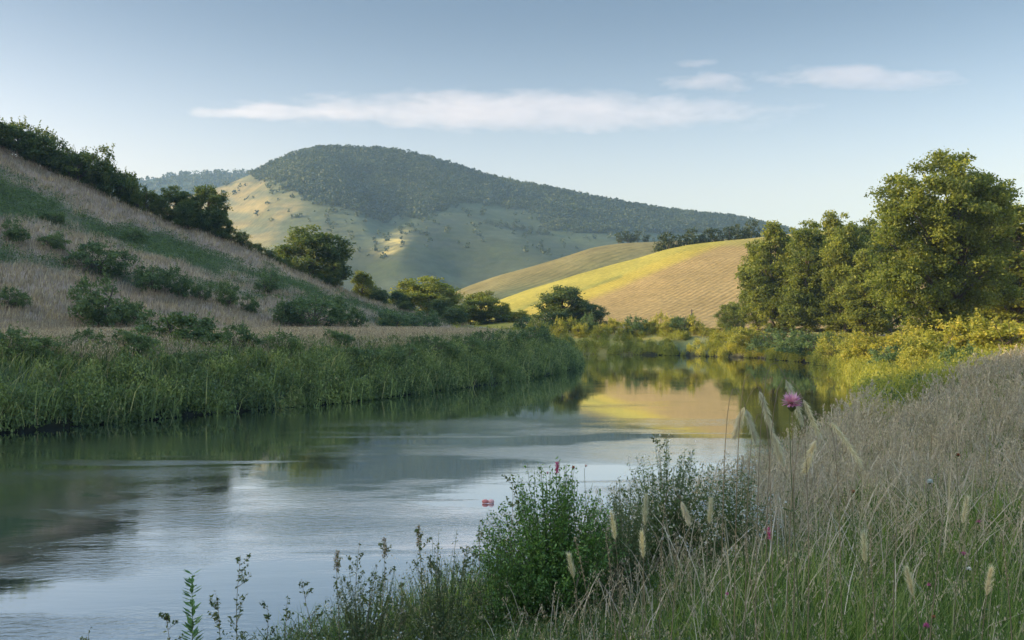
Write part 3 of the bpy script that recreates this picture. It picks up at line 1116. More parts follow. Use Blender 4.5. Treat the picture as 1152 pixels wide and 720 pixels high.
# ---- riverside trees on the right
rt = [
    (852, 268, 112, .85, 0, 'slender tree at the left end of the riverside grove, behind the front row'),
    (868, 247, 102, 1.05, 1, 'leftmost front tree of the riverside grove, leaning over dark water'),
    (889, 250, 108, .9, 2, 'second tree from the left in the riverside grove, set back'),
    (908, 246, 98, 1.0, 0, 'third tree of the riverside grove with pale sunlit left side'),
    (934, 235, 104, .9, 1, 'tall pointed tree in the middle of the riverside grove, set back'),
    (950, 233, 94, .95, 2, 'tall tree in the middle of the riverside grove, front row'),
    (975, 243, 104, .9, 0, 'tree set back just left of the tallest tree'),
    (972, 280, 86, .95, 1, 'shorter yellow-green tree in front, left of the tallest tree'),
    (1000, 236, 100, .95, 2, 'tree behind the left flank of the tallest tree'),
    (1128, 262, 84, 1.0, 0, 'tree behind the right flank of the tallest tree'),
    (1146, 228, 78, 1.7, 1, 'tall tree cut by the right edge of the picture'),
    (1092, 300, 88, 1.1, 2, 'bushy tree in the shade under the tallest tree'),
    (1190, 215, 80, 1.1, 0, 'tree just beyond the right edge of the picture'),
]
for k, (px, ty, Y, w, v_, lb) in enumerate(rt):
    x = (px - 576) / F * Y
    z = gz(x, Y)
    H = CAMZ + (HY - ty) / F * Y - z + .4
    plant(tall[v_], 'riverside_tree', (x, Y, z), H, k * 2.0 + .5, lb, 'tree', 'trees of the riverside grove', wide=w * 14 / H * (H / 14) ** 0.6)
# the tallest tree
bl = [(0, 0, 10.6, 5.4, 4.6, 3.7), (3.6, 0, 11.2, 2.6, 2.6, 2.4), (-3.4, 0, 11.0, 2.4, 2.4, 2.3), (2.8, .3, 9.2, 3.4, 3.4, 3.2), (-2.8, -.4, 8.6, 3.2, 3.2, 3.4), (-3.4, -.6, 5.0, 3.4, 3.0, 3.4), (.4, -.6, 5.6, 3.8, 3.4, 3.0),
      (3.6, .2, 5.0, 2.6, 2.8, 2.6), (.8, 0, 13.2, 2.6, 2.6, 1.8), (-1.8, -.8, 2.4, 3.0, 2.4, 1.9)]
big = proto('big', 15, bl, 470, 190, 0.80, 0.125, L_TREE, 141, base_r=0.30, ntrunk=3, spread=0.5, nlimb=34, surf=.45, zmin=.8, first=.1)
bx = (1062 - 576) / F * 70
bz = gz(bx, 70)
plant(big, 'tallest_tree', (bx, 70, bz), CAMZ + (HY - 166) / F * 70 - bz, 0.3, 'tallest broad tree of the right bank with several dark stems and open crown', 'tree', wide=1.0)

# ---- shrubs along the lit right bank
rb = [
    (940, 76, 2.6, 1.2, L_GOLD, 'bright yellow-green shrub at the left end of the sunlit bank'),
    (965, 72, 2.5, 1.2, L_GOLD, 'bright yellow-green shrub bulging over the sunlit bank'),
    (992, 70, 2.6, 1.2, L_GOLD, 'golden shrub in the middle of the sunlit bank'),
    (1000, 61, 2.2, 1.1, L_SHRUB, 'grey-green rounded shrub in front of the golden ones'),
    (1022, 66, 2.6, 1.2, L_GOLD, 'golden shrub below the left limbs of the tallest tree'),
    (1045, 58, 2.5, 1.2, L_GOLD, 'yellow-green shrub above the water at the bank corner'),
    (1070, 60, 3.0, 1.3, L_GOLD, 'broad golden shrub below the stems of the tallest tree'),
    (1105, 58, 3.0, 1.3, L_GOLD, 'broad yellow-green shrub right of the tallest tree stems'),
    (1140, 56, 3.1, 1.3, L_GOLD, 'yellow-green shrub at the right edge of the picture'),
    (1032, 50, 1.8, 1.0, L_GOLD, 'small fresh green shrub at the nearest corner of the sunlit bank'),
    (1085, 46, 1.9, 1.2, L_SHRUB, 'small green shrub where dry grass meets the sunlit bank'),
    (918, 84, 3.2, 1.1, L_SHRUB, 'dusky shrub between the dark bank and the sunlit bank'),
    (893, 88, 2.9, 1.4, L_SHRUB, 'shaded blue-green bush at the foot of the grove, right one'),
    (866, 96, 3.0, 1.4, L_SHRUB, 'shaded blue-green bush at the foot of the grove, left one'),
    (843, 101, 3.0, 1.2, L_GOLD, 'sunlit bush at the left foot of the grove'),
]
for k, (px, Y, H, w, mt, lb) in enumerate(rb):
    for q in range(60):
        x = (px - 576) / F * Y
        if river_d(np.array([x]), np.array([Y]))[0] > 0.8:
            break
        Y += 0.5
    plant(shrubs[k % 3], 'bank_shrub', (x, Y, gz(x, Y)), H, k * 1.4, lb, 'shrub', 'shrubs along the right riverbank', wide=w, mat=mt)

# ---- shrubs on the far bank
fb = [(604, 118, 2.4), (616, 121, 2.0), (627, 116, 2.6), (641, 118, 2.4), (652, 115, 2.2), (664, 117, 2.9), (677, 114, 2.0), (690, 116, 2.6), (703, 113, 2.1), (716, 112.5, 2.9),
      (729, 113, 2.2), (742, 113, 2.9), (756, 112, 2.4), (768, 111, 3.0), (781, 110, 2.6), (794, 109, 1.3), (806, 108.5, 1.2), (818, 108, 1.3), (829, 107, 1.3)]
for k, (px, Y, H) in enumerate(fb):
    for q in range(60):
        x = (px - 576) / F * Y
        if river_d(np.array([x]), np.array([Y]))[0] > 0.5:
            break
        Y += 0.5
    plant(shrubs[(k * 2) % 3], 'far_bank_shrub', (x, Y, gz(x, Y)), H, k * 2.9, f'{ORD[k]} shrub from the left along the far bank below the golden field', 'shrub',
          'shrubs along the far riverbank', wide=(1.0, .7, .85)[k % 3], mat=(L_GOLD, L_SHRUB, L_GOLD, L_GOLD)[k % 4])

# ---- hedge trees along the crest of the golden field
k = 0
for px in list(np.arange(744, 850, 8.5)):
    b = grid_z(FIELD1, px, top=True)
    b = np.array(((px - 576) / F * 194, 194, b[2] - 1.0))
    ty = np.interp(px, [740, 760, 800, 850], [262, 260, 256, 248]) + 4 * math.sin(px)
    H = CAMZ + (HY - ty) / F * 194 - b[2]
    plant(fart[k % 2], 'field_hedge_tree', b, H, px, f'{ORD[k]} small tree from the left in the hedge topping the golden field', 'tree',
          'trees in the hedge topping the golden field', wide=.8)
    k += 1
for k, (px, ty) in enumerate([(697, 265), (708, 262), (719, 263), (730, 267)]):
    b = grid_z(FIELD2, px, top=True)
    plant(fart[k % 2], 'pasture_tree', b, CAMZ + (HY - ty) / F * b[1] - b[2] + 1.5, px, f'{ORD[k]} from the left of four small trees on the pasture crest', 'tree',
          'small trees on the pasture crest', wide=1.2)
for k, (px, py) in enumerate([(545, 252), (552, 253), (560, 254), (568, 256), (578, 257), (587, 259), (596, 261), (605, 263), (614, 264)]):
    b = grid_z(MAINH, px, py)
    plant(fart[k % 2], 'hillside_tree', b, 6.5 if k > 2 else 5, px, f'{ORD[k]} from the left in the short tree row across the distant hill', 'tree',
          'trees in the short row across the distant hill', wide=1.25, sink=.6)


# ------------------------------------------------------------------ far-off woods (stuff)
def far_wood(name, G, mask, n, seed, lo, hi, label):
    rg = np.random.default_rng(seed)
    P, t, X, Y, Z = G[:5]
    w = (mask * (t <= 1.02)).ravel()
    w = w / w.sum()
    i = rg.choice(len(w), n, p=w)
    C = np.stack([X.ravel()[i], Y.ravel()[i], Z.ravel()[i]], 1)
    C[:, 0] += rg.uniform(-3, 3, n)
    C[:, 1] += rg.uniform(-3, 3, n)
    H = rg.uniform(lo, hi, n)
    per = 20
    idx = np.repeat(np.arange(n), per)
    d = rdir(len(idx), rg)
    Pn = C[idx] + d * (H[idx] * 0.5)[:, None] * np.array((0.85, 0.85, 0.9)) * rg.uniform(.6, 1.05, (len(idx), 1))
    Pn[:, 2] += H[idx] * 0.35
    s = Soup()
    cl = rg.random(n)
    grove = fbm(C[:, 0] / 45, C[:, 1] / 45, 203, 3)[idx]
    s.leaves(Pn, H[idx] * 0.22, rg, rnd=np.clip(.35 + .9 * grove + .5 * (cl[idx] - .5) + .35 * (rg.random(len(idx)) - .5), 0, 1), out=d, up=.3, aspect=.7)
    tag(link(name, s.mesh(name), L_FAR), label, 'woodland', kind='stuff')


P, t, X, Y_, Z, forest, PYI = MAINH
far_wood('wood', MAINH, forest * (PYI < 262) * (P > 230) * (P < 900) + .02 * sstep(60, 10, PYI - wood_edge) * (P > 230) * (P < 900), 17000, 201, 2.2, 6.5, 'dark wood covering the crest and right shoulder of the distant hill')
P, t = RIDGE[:2]
far_wood('ridge_wood', RIDGE, (t > .55) * (P > 100) * (P < 400), 2500, 202, 6, 10, 'dark wood along the low ridge behind the hill on the left')

# ------------------------------------------------------------------ slope scrub and dry grass (stuff)
rg = np.random.default_rng(301)
n = 120000
Yr = rg.uniform(40, 128, n)
Xr = (rg.uniform(-60, 560, n) - 576) / F * Yr
z, d, r, hh, t, s_, side = ground_h(Xr, Yr, True)
gm = hill_green(Xr, Yr, t, s_)
ok = (hh > 0.8) & (side <= 0) & (rg.random(n) < gm)
B = np.stack([Xr, Yr, z], 1)[ok]
S = Soup()
nb = len(B)
cent = np.repeat(B, 5, 0)
hgt = 0.28 + 0.5 * np.clip(fbm(B[:, 0] / 2.2, B[:, 1] / 2.2, 41) + .35, 0, 1)
hgt = np.repeat(hgt, 5)
off = rg.normal(0, .28, (len(cent), 3)) * np.array((1, 1, 0))
off[:, 2] = hgt * rg.random(len(cent)) ** .6
S.leaves(cent + off, rg.uniform(.05, .12, len(cent)), rg, up=.6, rnd=np.clip(rg.random(len(cent)) * .8, 0, 1))
tag(link('hillside_scrub', S.mesh('hillside_scrub'), L_SHRUB), 'low green scrub in slanting bands across the steep slope', 'scrub', kind='stuff')

ok2 = (hh > 0.8) & (side <= 0) & (rg.random(n) > gm + .15)
B = np.stack([Xr, Yr, z], 1)[ok2]
S = Soup()
B = np.repeat(B, 3, 0) + rg.normal(0, .25, (3 * len(B), 3)) * np.array((1, 1, 0))
S.blades(B, rg.uniform(.3, .65, len(B)), 0.05, rg, lean=.6)
# meadow
n = 60000
Ym = 38 + 62 * rg.random(n) ** 1.3
Xm = (rg.uniform(-40, 640, n) - 576) / F * Ym
zm, dm, rm, hm, _, _, _ = ground_h(Xm, Ym, True)
ok = (dm > 3.6) & (hm <= .9) & (rm < .5)
Bm = np.stack([Xm, Ym, zm], 1)[ok]
Bm = np.repeat(Bm, 2, 0) + rg.normal(0, .2, (2 * len(Bm), 3)) * np.array((1, 1, 0))
tp = S.blades(Bm, rg.uniform(.45, .85, len(Bm)), 0.035, rg, lean=.5)
S.leaves(tp, .06, rg, aspect=.35, axis=np.array((0, 0, 1.0)))
tag(link('dry_meadow_grass', S.mesh('dry_meadow_grass'), L_DRY), 'pinkish dry grass over the meadow and slope', 'grass', kind='stuff')


# ------------------------------------------------------------------ river bank vegetation (stuff)
def bank_mass(name, pts, nm, seed, mat, label, hmin, hmax, per=520, leaf=.065, spread=.75, blade_n=9, dry=0.08):
    rg = np.random.default_rng(seed)
    S = Soup()
    S2n = []
    for k in range(len(pts)):
        x, y, z, H = pts[k]
        W = spread * H * rg.uniform(.6, 1.2)
        m = per
        d = rdir(m, rg)
        d[:, 2] = np.abs(d[:, 2])
        rr = rg.random(m) ** .4
        Pn = np.array((x, y, z)) + d * rr[:, None] * np.array((W, W, H))
        Pn[:, 2] += .15 * rg.normal(size=m)
        lump = .5 + .5 * fbm(Pn[:, 0] * 1.4 + Pn[:, 2], Pn[:, 2] * 1.4 - Pn[:, 1], 43, 2)
        keep = (Pn[:, 2] > 0.03) & (rg.random(m) < .35 + lump)
        Pn = Pn[keep]
        S.leaves(Pn, leaf * rg.uniform(.6, 1.5, len(Pn)), rg, rnd=np.clip(rg.random() ** 1.3 * .6 + .35 * rg.random(len(Pn)), 0, .93), up=.3, axis=np.array((0, 0, .5)), aspect=.42)
        B = np.array((x, y, z)) + rg.normal(0, W * .55, (blade_n, 3)) * np.array((1, 1, 0))
        S.blades(B, H * rg.uniform(.7, 1.4, blade_n), .035, rg, rnd=.3 + .65 * rg.random(blade_n), lean=.8)
    tag(link(name, S.mesh(name), mat), label, 'vegetation', kind='stuff')


rg = np.random.default_rng(311)
pts = []
seg = RIVER[22:32][::-1]      # (-60,-3) ... (6.2,83)
lens = np.hypot(*np.diff(seg, axis=0).T)
for k in range(1150):
    u = rg.random() * lens[1:].sum() + lens[0]
    i = int(np.searchsorted(np.cumsum(lens), u))
    i = min(i, len(lens) - 1)
    f = (u - (np.cumsum(lens)[i] - lens[i])) / lens[i]
    p = seg[i] + (seg[i + 1] - seg[i]) * f
    dv = seg[i + 1] - seg[i]
    nrm = np.array((-dv[1], dv[0])) / np.hypot(*dv)
    o_ = rg.uniform(-0.2, 6.0) if rg.random() < .7 else rg.uniform(-.2, .8)
    q = p + nrm * o_
    if river_d(q[:1], q[1:])[0] < -0.25:
        continue
    z = max(gz(q[0], q[1]), -.05)
    H = rg.uniform(.45, 1.65) * (1.0 if o_ < 2.6 else .5) + .4 * fbm(q[:1] / 5, q[1:] / 5, 47)[0]
    H = max(H, .4) * .85
    pts.append((q[0], q[1], z, H))
# the back side of the tip
for (a, b) in zip(RIVER[19:22], RIVER[20:23]):
    for f in np.linspace(0, 1, 14):
        q = a + (b - a) * f + np.array((-.8 - rg.random() * 2, -1.2 - rg.random() * 2))
        if river_d(q[:1], q[1:])[0] > .2:
            pts.append((q[0], q[1], gz(*q), rg.uniform(1, 1.6)))
bank_mass('bank_vegetation', pts, 0, 312, L_BANK, 'dense reeds and herbs covering the shaded left riverbank', .8, 1.5, per=560)

# lit right bank undergrowth and far bank undergrowth
pts = []
seg = RIVER[9:20]
lens = np.hypot(*np.diff(seg, axis=0).T)
for k in range(720):
    u = rg.random() * lens.sum()
    i = min(int(np.searchsorted(np.cumsum(lens), u)), len(lens) - 1)
    f = (u - (np.cumsum(lens)[i] - lens[i])) / lens[i]
    dv = seg[i + 1] - seg[i]
    nrm = np.array((dv[1], -dv[0])) / np.hypot(*dv)
    q = seg[i] + dv * f + nrm * (rg.uniform(-.2, 7) if rg.random() < .6 else rg.uniform(-.3, 1.2))
    if river_d(q[:1], q[1:])[0] < -.3:
        continue
    pts.append((q[0], q[1], gz(*q), rg.uniform(.5, 1.3)))
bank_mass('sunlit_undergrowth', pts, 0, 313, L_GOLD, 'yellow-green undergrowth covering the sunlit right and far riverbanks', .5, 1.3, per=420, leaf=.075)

rg = np.random.default_rng(317)
pts, pts2 = [], []
while len(pts) < 330:
    Yq = rg.uniform(26, 62)
    pq = rg.uniform(985, 1270)
    if Yq < np.interp(pq, [985, 1036, 1095, 1150, 1270], [24, 28, 34, 41, 46]):
        continue
    xq = (pq - 576) / F * Yq
    if river_d(np.array([xq]), np.array([Yq]))[0] < .1:
        continue
    (pts if rg.random() < .8 else pts2).append((xq, Yq, gz(xq, Yq), rg.uniform(.4, 1.15)))
bank_mass('sunlit_bank_herbs', pts, 0, 318, L_GOLD, 'yellow herbs where the near bank meets the sunlit shrubs', .5, 1.3, per=520, leaf=.05)
bank_mass('green_bank_herbs', pts2, 0, 319, L_BANK, 'fresh green herbs mixed among the yellow ones on the right bank', .5, 1.3, per=520, leaf=.05)
n = 60000
Yb = rg.uniform(24, 95, n)
Xb = (rg.uniform(-60, 660, n) - 576) / F * Yb
zb, db, rb_, hb, _, _, _ = ground_h(Xb, Yb, True)
okb = (db > .1) & (db < 6.5) & (rb_ < .5)
S = Soup()
Bb = np.stack([Xb, Yb, zb], 1)[okb]
Bb = np.repeat(Bb, 2, 0) + rg.normal(0, .15, (2 * len(Bb), 3)) * np.array((1, 1, 0))
S.blades(Bb, rg.uniform(.35, .95, len(Bb)), .045, rg, lean=.9)
tag(link('bank_grass', S.mesh('bank_grass'), L_BANK), 'rank green grass along the shaded left riverbank', 'grass', kind='stuff')

# ------------------------------------------------------------------ foreground grass (stuff)
rg = np.random.default_rng(321)


def fg_points(n, r0, r1, p0, p1, pw=1.0):
    r = r0 * (r1 / r0) ** (rg.random(n) ** pw)
    px = rg.uniform(p0, p1, n)
    lim = np.interp(px, [960, 1000, 1036, 1095, 1150, 1270], [60, 25, 28, 34, 42, 50]) * rg.uniform(.85, 1.12, n)
    keep = r < lim
    r, px = r[keep], px[keep]
    X = (px - 576) / F * r
    z, d, rr, _, _, _, _ = ground_h(X, r, True)
    return X, r, z, d, px


X, Yp, z, d, px = fg_points(170000, 3.6, 62, 120, 1260, .9)
dryness = sstep(-.25, .25, fbm(X / 2.3, Yp / 2.3, 53) + .06 * (Yp - 13) + .0 * X)
ok = (d > .12) & (X > 0.33 * Yp - 10)
left_low = sstep(560, 380, px)
S = Soup()
gk = ok & (rg.random(len(X)) > dryness * .45)
B = np.stack([X, Yp, z], 1)[gk]
low_ = sstep(880, 640, px) * sstep(11, 8.5, Yp)
h = rg.uniform(.35, .8, len(B)) * (1 + .5 * fbm(B[:, 0] / .5, B[:, 1] / .7, 58, 3)) * (1 - .62 * low_[gk])
S.blades(B, h, np.maximum(.0075, .0012 * B[:, 1]) * rg.uniform(.7, 1.5, len(B)), rg, lean=.75, segs=3)
tag(link('green_grass', S.mesh('green_grass'), L_GRASS), 'green meadow grass covering the near riverbank', 'grass', kind='stuff')

S = Soup()
X, Yp, z, d, px = fg_points(62000, 4.2, 60, 420, 1260, .8)
dryness = sstep(-.5, .5, fbm(X / 2.3, Yp / 2.3, 53) + .07 * (Yp - 10))
low_ = sstep(900, 660, px) * sstep(11, 8.5, Yp)
ok = (d > .3) & (X > 0.33 * Yp - 10) & (rg.random(len(X)) < (.10 + .75 * dryness) * (1 - .8 * low_) * (.14 + .86 * sstep(6, 11.5, Yp)))
B = np.stack([X, Yp, z], 1)[ok]
tuft = fbm(B[:, 0] / .55, B[:, 1] / .8, 57, 3)
h = rg.uniform(.5, 1.05, len(B)) * (1 + .45 * tuft) * (.75 + .25 * sstep(7, 18, B[:, 1])) * (1 - .35 * low_[ok])
w = np.maximum(.0035, .0009 * B[:, 1])
tip = S.blades(B, h, w, rg, lean=.45, segs=3, rnd=.2 + .8 * rg.random(len(B)))
m = 9
hd = np.repeat(tip, m, 0)
sz = np.repeat(np.maximum(.007, .0010 * B[:, 1]), m)
ln = np.repeat(h * .2, m)
offs = rg.normal(0, 1, (len(hd), 3)) * (ln * .16)[:, None]
offs[:, 2] = -rg.random(len(hd)) * ln
S.leaves(hd + offs, sz * rg.uniform(.8, 1.8, len(hd)), rg, rnd=np.clip(.35 + .65 * rg.random(len(hd)), 0, 1), aspect=.4, axis=np.array((0, 0, 1.0)))
X, Yp, z, d, px = fg_points(5200, 4.0, 48, 560, 1260, .8)
low_ = sstep(860, 640, px) * sstep(11, 8.5, Yp)
ok = (d > .3) & (X > 0.33 * Yp - 10) & (rg.random(len(X)) < .35 + .65 * sstep(5, 9, Yp))
B = np.stack([X, Yp, z], 1)[ok]
h = rg.uniform(.75, 1.35, len(B)) * (1 - .45 * low_[ok]) * (.7 + .3 * sstep(5, 9, B[:, 1]))
tip = S.blades(B, h, np.maximum(.0065, .0014 * B[:, 1]) * rg.uniform(.7, 1.3, len(B)), rg, lean=.75, segs=4, rnd=.35 + .65 * rg.random(len(B)))
m = 14
hd = np.repeat(tip, m, 0)
sz = np.repeat(np.maximum(.009, .0012 * B[:, 1]), m)
ln = np.repeat(h * .17, m)
offs = rg.normal(0, 1, (len(hd), 3)) * (ln * .10)[:, None]
offs[:, 2] = -rg.random(len(hd)) * ln * .8
S.leaves(hd + offs, sz * rg.uniform(.7, 1.5, len(hd)), rg, rnd=np.clip(.5 + .5 * rg.random(len(hd)), 0, 1), aspect=.35, axis=np.array((0, 0, 1.0)))
tag(link('dry_grass', S.mesh('dry_grass'), L_DRY), 'tall dry seeding grass over the near riverbank', 'grass', kind='stuff')

# low mixed herbs in the foreground
X, Yp, z, d, px = fg_points(9000, 4.0, 30, 200, 1260, .9)
ok = (d > .15) & (X > 0.33 * Yp - 10) & (fbm(X / 1.2, Yp / 1.2, 55) > -.05)
B = np.stack([X, Yp, z], 1)[ok]
S = Soup()
m = 24
cent = np.repeat(B, m, 0)
H = np.repeat(rg.uniform(.2, .55, len(B)), m)
offs = rg.normal(0, .09, (len(cent), 3))
offs[:, 2] = H * rg.random(len(cent)) ** .7
S.leaves(cent + offs, np.maximum(.012, .0016 * cent[:, 1]) * rg.uniform(.6, 1.3, len(cent)), rg, up=.4, aspect=.5)
tag(link('meadow_herbs', S.mesh('meadow_herbs'), L_WEED), 'low leafy herbs among the near bank grass', 'herbs', kind='stuff')


# ------------------------------------------------------------------ foreground plants (things)
def leafy_bush(name, loc, H, W, nst, leaf, lm, seed, label, cat, flowers=None, per=34, spiky=1.0):
    rg = np.random.default_rng(seed)
    root = empty(name, loc)
    st, lf, fl = Soup(), Soup(), Soup()
    for k in range(nst):
        a = rg.uniform(0, 6.28)
        rr = rg.random() ** .6 * W
        hh = H * (1 - .5 * (rr / W) ** 2) * rg.uniform(.75, 1.08)
        top = np.array((math.cos(a) * rr, math.sin(a) * rr, hh))
        b = top * np.array((.25, .25, 0))
        u = np.linspace(0, 1, 7)[:, None]
        pts = b + (top - b) * np.concatenate([u ** 1.4, u ** 1.4, u], 1) + rg.normal(0, .012, (7, 3)) * u
        st.tube(pts, np.linspace(.005, .0015, 7), 4)
        m = per
        f = .18 + .82 * rg.random(m) ** .8
        P = np.stack([np.interp(f, np.linspace(0, 1, 7), pts[:, i]) for i in range(3)], 1)
        P += rg.normal(0, 1, (m, 3)) * (leaf * (1.9 - 1.3 * f))[:, None]
        lf.leaves(P, leaf * rg.uniform(.5, 1.1, m) * (1.1 - .45 * f), rg, up=.5, aspect=.45)
        if flowers:
            m2 = flowers[1]
            f = rg.uniform(.8, 1.03, m2)
            P = b + (top - b) * f[:, None] + rg.normal(0, .022, (m2, 3))
            for q in P:
                fl.leaves(np.repeat(q[None], 4, 0) + rg.normal(0, .004, (4, 3)), flowers[2], rg, aspect=.6)
    link('stems', st.mesh('stems'), L_WEED, root)
    link('foliage', lf.mesh('foliage'), lm, root)
    if flowers:
        link('flowers', fl.mesh('flowers'), flowers[0], root)
    return tag(root, label, cat)


def gp(px, Y):
    x = (px - 576) / F * Y
    return (x, Y, gz(x, Y) - .03)


leafy_bush('leafy_bush', gp(622, 8.9), 1.65, .85, 290, .032, L_BRIGHT, 401, 'fresh green leafy bush at the water edge in the foreground', 'bush', per=70)
leafy_bush('leafy_bush', gp(562, 8.4), 1.2, .45, 60, .026, L_BRIGHT, 402, 'smaller loose leafy bush left of the fresh green one', 'bush', per=44)
leafy_bush('flowering_bush', gp(752, 10.4), 1.7, .95, 210, .030, L_SHRUB, 403, 'dark bush dotted with small white flowers, right of the fresh green bush', 'bush', (L_WHITE, 5, .011), per=70)
leafy_bush('flowering_bush', gp(830, 9.6), 1.35, .6, 100, .028, L_SHRUB, 404, 'grey-green bush with white flowers below the pink thistle', 'bush', (L_WHITE, 8, .009), per=44)
leafy_bush('flowering_bush', gp(410, 7.9), 1.05, .62, 80, .02, L_WEED, 405, 'low herb patch with pale lilac flowers under the tall weeds', 'bush', (L_WHITE, 4, .010), per=40)
leafy_bush('low_bush', gp(500, 8.0), 1.15, .5, 70, .022, L_WEED, 406, 'grey-green low bush between the weeds and the leafy bushes', 'bush', per=50)
leafy_bush('low_bush', gp(700, 9.2), 1.35, .5, 70, .026, L_WEED, 407, 'small dark bush between the green bush and the white-flowered bush', 'bush', per=50)


def weed(px, ty, Y, kind, label, lean=0.0, seed=0):
    rg = np.random.default_rng(seed)
    b = np.array(gp(px, Y))
    H = CAMZ + (HY - ty) / F * Y - b[2]
    root = empty('tall_weed', b)
    st, lf = Soup(), Soup()
    u = np.linspace(0, 1, 10)
    pts = np.stack([lean * H * u ** 1.6 + .012 * np.sin(u * 7 + seed), .02 * np.sin(u * 5 + seed * 2), H * u], 1)
    st.tube(pts, np.linspace(.0055, .0014, 10), 5)

    def pos(f):
        return np.array([np.interp(f, u, pts[:, i]) for i in range(3)])
    if kind == 'lance':          # whorls of lance-shaped leaves
        for f in np.linspace(.3, 1.0, 34):
            p = pos(f)
            for q in range(3):
                a = rg.uniform(0, 6.28)
                L = .13 * (1.15 - .5 * f)
                dr = np.array((math.cos(a), math.sin(a), .55))
                dr = dr / np.linalg.norm(dr)
                sidev = np.array((-math.sin(a), math.cos(a), 0)) * .017
                V = [p, p + dr * L * .5 + sidev, p + dr * L, p + dr * L * .5 - sidev]
                lf.add(V, [[[0, 1, 2, 3]]], rg.random())
    else:
        nb = 12 if kind == 'branch' else 8
        for k in range(nb):
            f = rg.uniform(.3, .95)
            p = pos(f)
            a = rg.uniform(0, 6.28)
            L = H * rg.uniform(.12, .3) * (1.25 - f)
            e = p + np.array((math.cos(a) * .75, math.sin(a) * .75, .75)) * L
            mid_ = (p + e) / 2 + np.array((0, 0, -.1)) * L
            st.tube([p, mid_, e], [.0025, .0018, .001], 4)
            m = 14
            g_ = rg.uniform(.3, 1.05, m)[:, None]
            lf.leaves(p + (e - p) * g_ + rg.normal(0, .010, (m, 3)), rg.uniform(.011, .022, m), rg, aspect=.5, up=.3)
        m = 26
        f = rg.uniform(.35, 1.0, m)
        P = np.stack([np.interp(f, u, pts[:, i]) for i in range(3)], 1)
        lf.leaves(P + rg.normal(0, .014, (m, 3)), rg.uniform(.012, .024, m), rg, aspect=.45)
    link('stem', st.mesh('stem'), L_STALK if kind != 'lance' else L_WEED, root)
    link('leaves', lf.mesh('leaves'), L_BRIGHT if kind == 'lance' else L_WEED, root)
    if kind == 'spike':
        sp = Soup()
        m = 220
        f = rg.uniform(.86, 1.0, m)
        P = np.stack([np.interp(f, u, pts[:, i]) for i in range(3)], 1)
        sp.leaves(P + rg.normal(0, .007, (m, 3)) * (1.5 - f)[:, None] * 3, .008, rg, aspect=.5, axis=np.array((0, 0, 1.)))
        link('seed_head', sp.mesh('seed_head'), L_STALK, root)
    tag(root, label, 'weed', 'tall weeds against the water in the foreground')


weeds = [
    (216, 646, 7.0, 'lance', 'leafy weed with whorls of lance leaves, standing against the bright water', .03),
    (190, 690, 7.2, 'branch', 'thin drooping weed just left of the lance-leaved weed', -.1),
    (100, 708, 7.4, 'branch', 'lowest weed tip at the far left of the foreground plants', .03),
    (268, 624, 7.4, 'branch', 'tall airy weed with small round leaves, right of the lance-leaved weed', .02),
    (246, 668, 7.2, 'branch', 'short bending weed between the lance-leaved and the airy weed', -.12),
    (300, 680, 7.6, 'branch', 'short leafy weed right of the airy weed', .05),
    (322, 668, 7.4, 'branch', 'slender weed left of the arching weed', .1),
    (345, 652, 7.6, 'branch', 'arching weed with drooping tip before the row of spikes', -.12),
    (380, 620, 7.9, 'spike', 'first brown spike weed from the left', .0),
    (402, 608, 8.0, 'branch', 'tall branching weed between the first and second brown spikes', .03),
    (418, 636, 7.7, 'branch', 'shorter branching weed leaning right beside the second brown spike', .09),
    (431, 606, 8.1, 'spike', 'second brown spike weed from the left', .01),
    (452, 650, 7.8, 'branch', 'short weed between the second brown spike and the tallest spike', .06),
    (473, 592, 8.3, 'spike', 'tallest straight brown spike weed above the water', -.02),
    (492, 610, 8.2, 'branch', 'feathery weed just right of the tallest spike', .03),
    (522, 612, 8.2, 'branch', 'leaning grey weed left of the leafy bushes', .06),
    (540, 585, 8.4, 'branch', 'weed rising at the left side of the leafy bushes', -.03),
    (575, 535, 8.8, 'branch', 'tall weed sprout topping the left side of the fresh green bush', .01),
    (745, 488, 10.2, 'branch', 'dark leafy twig bending left above the white-flowered bush', -.09),
    (775, 508, 10.6, 'branch', 'dark twig behind the bending one above the white-flowered bush', .05),
    (700, 545, 9.6, 'branch', 'thin weed left of the white-flowered bush', .0),
]
for k, (px, ty, Y, kd, lb, ln) in enumerate(weeds):
    weed(px - ln * 90, ty, Y, kd, lb, ln, 500 + k)


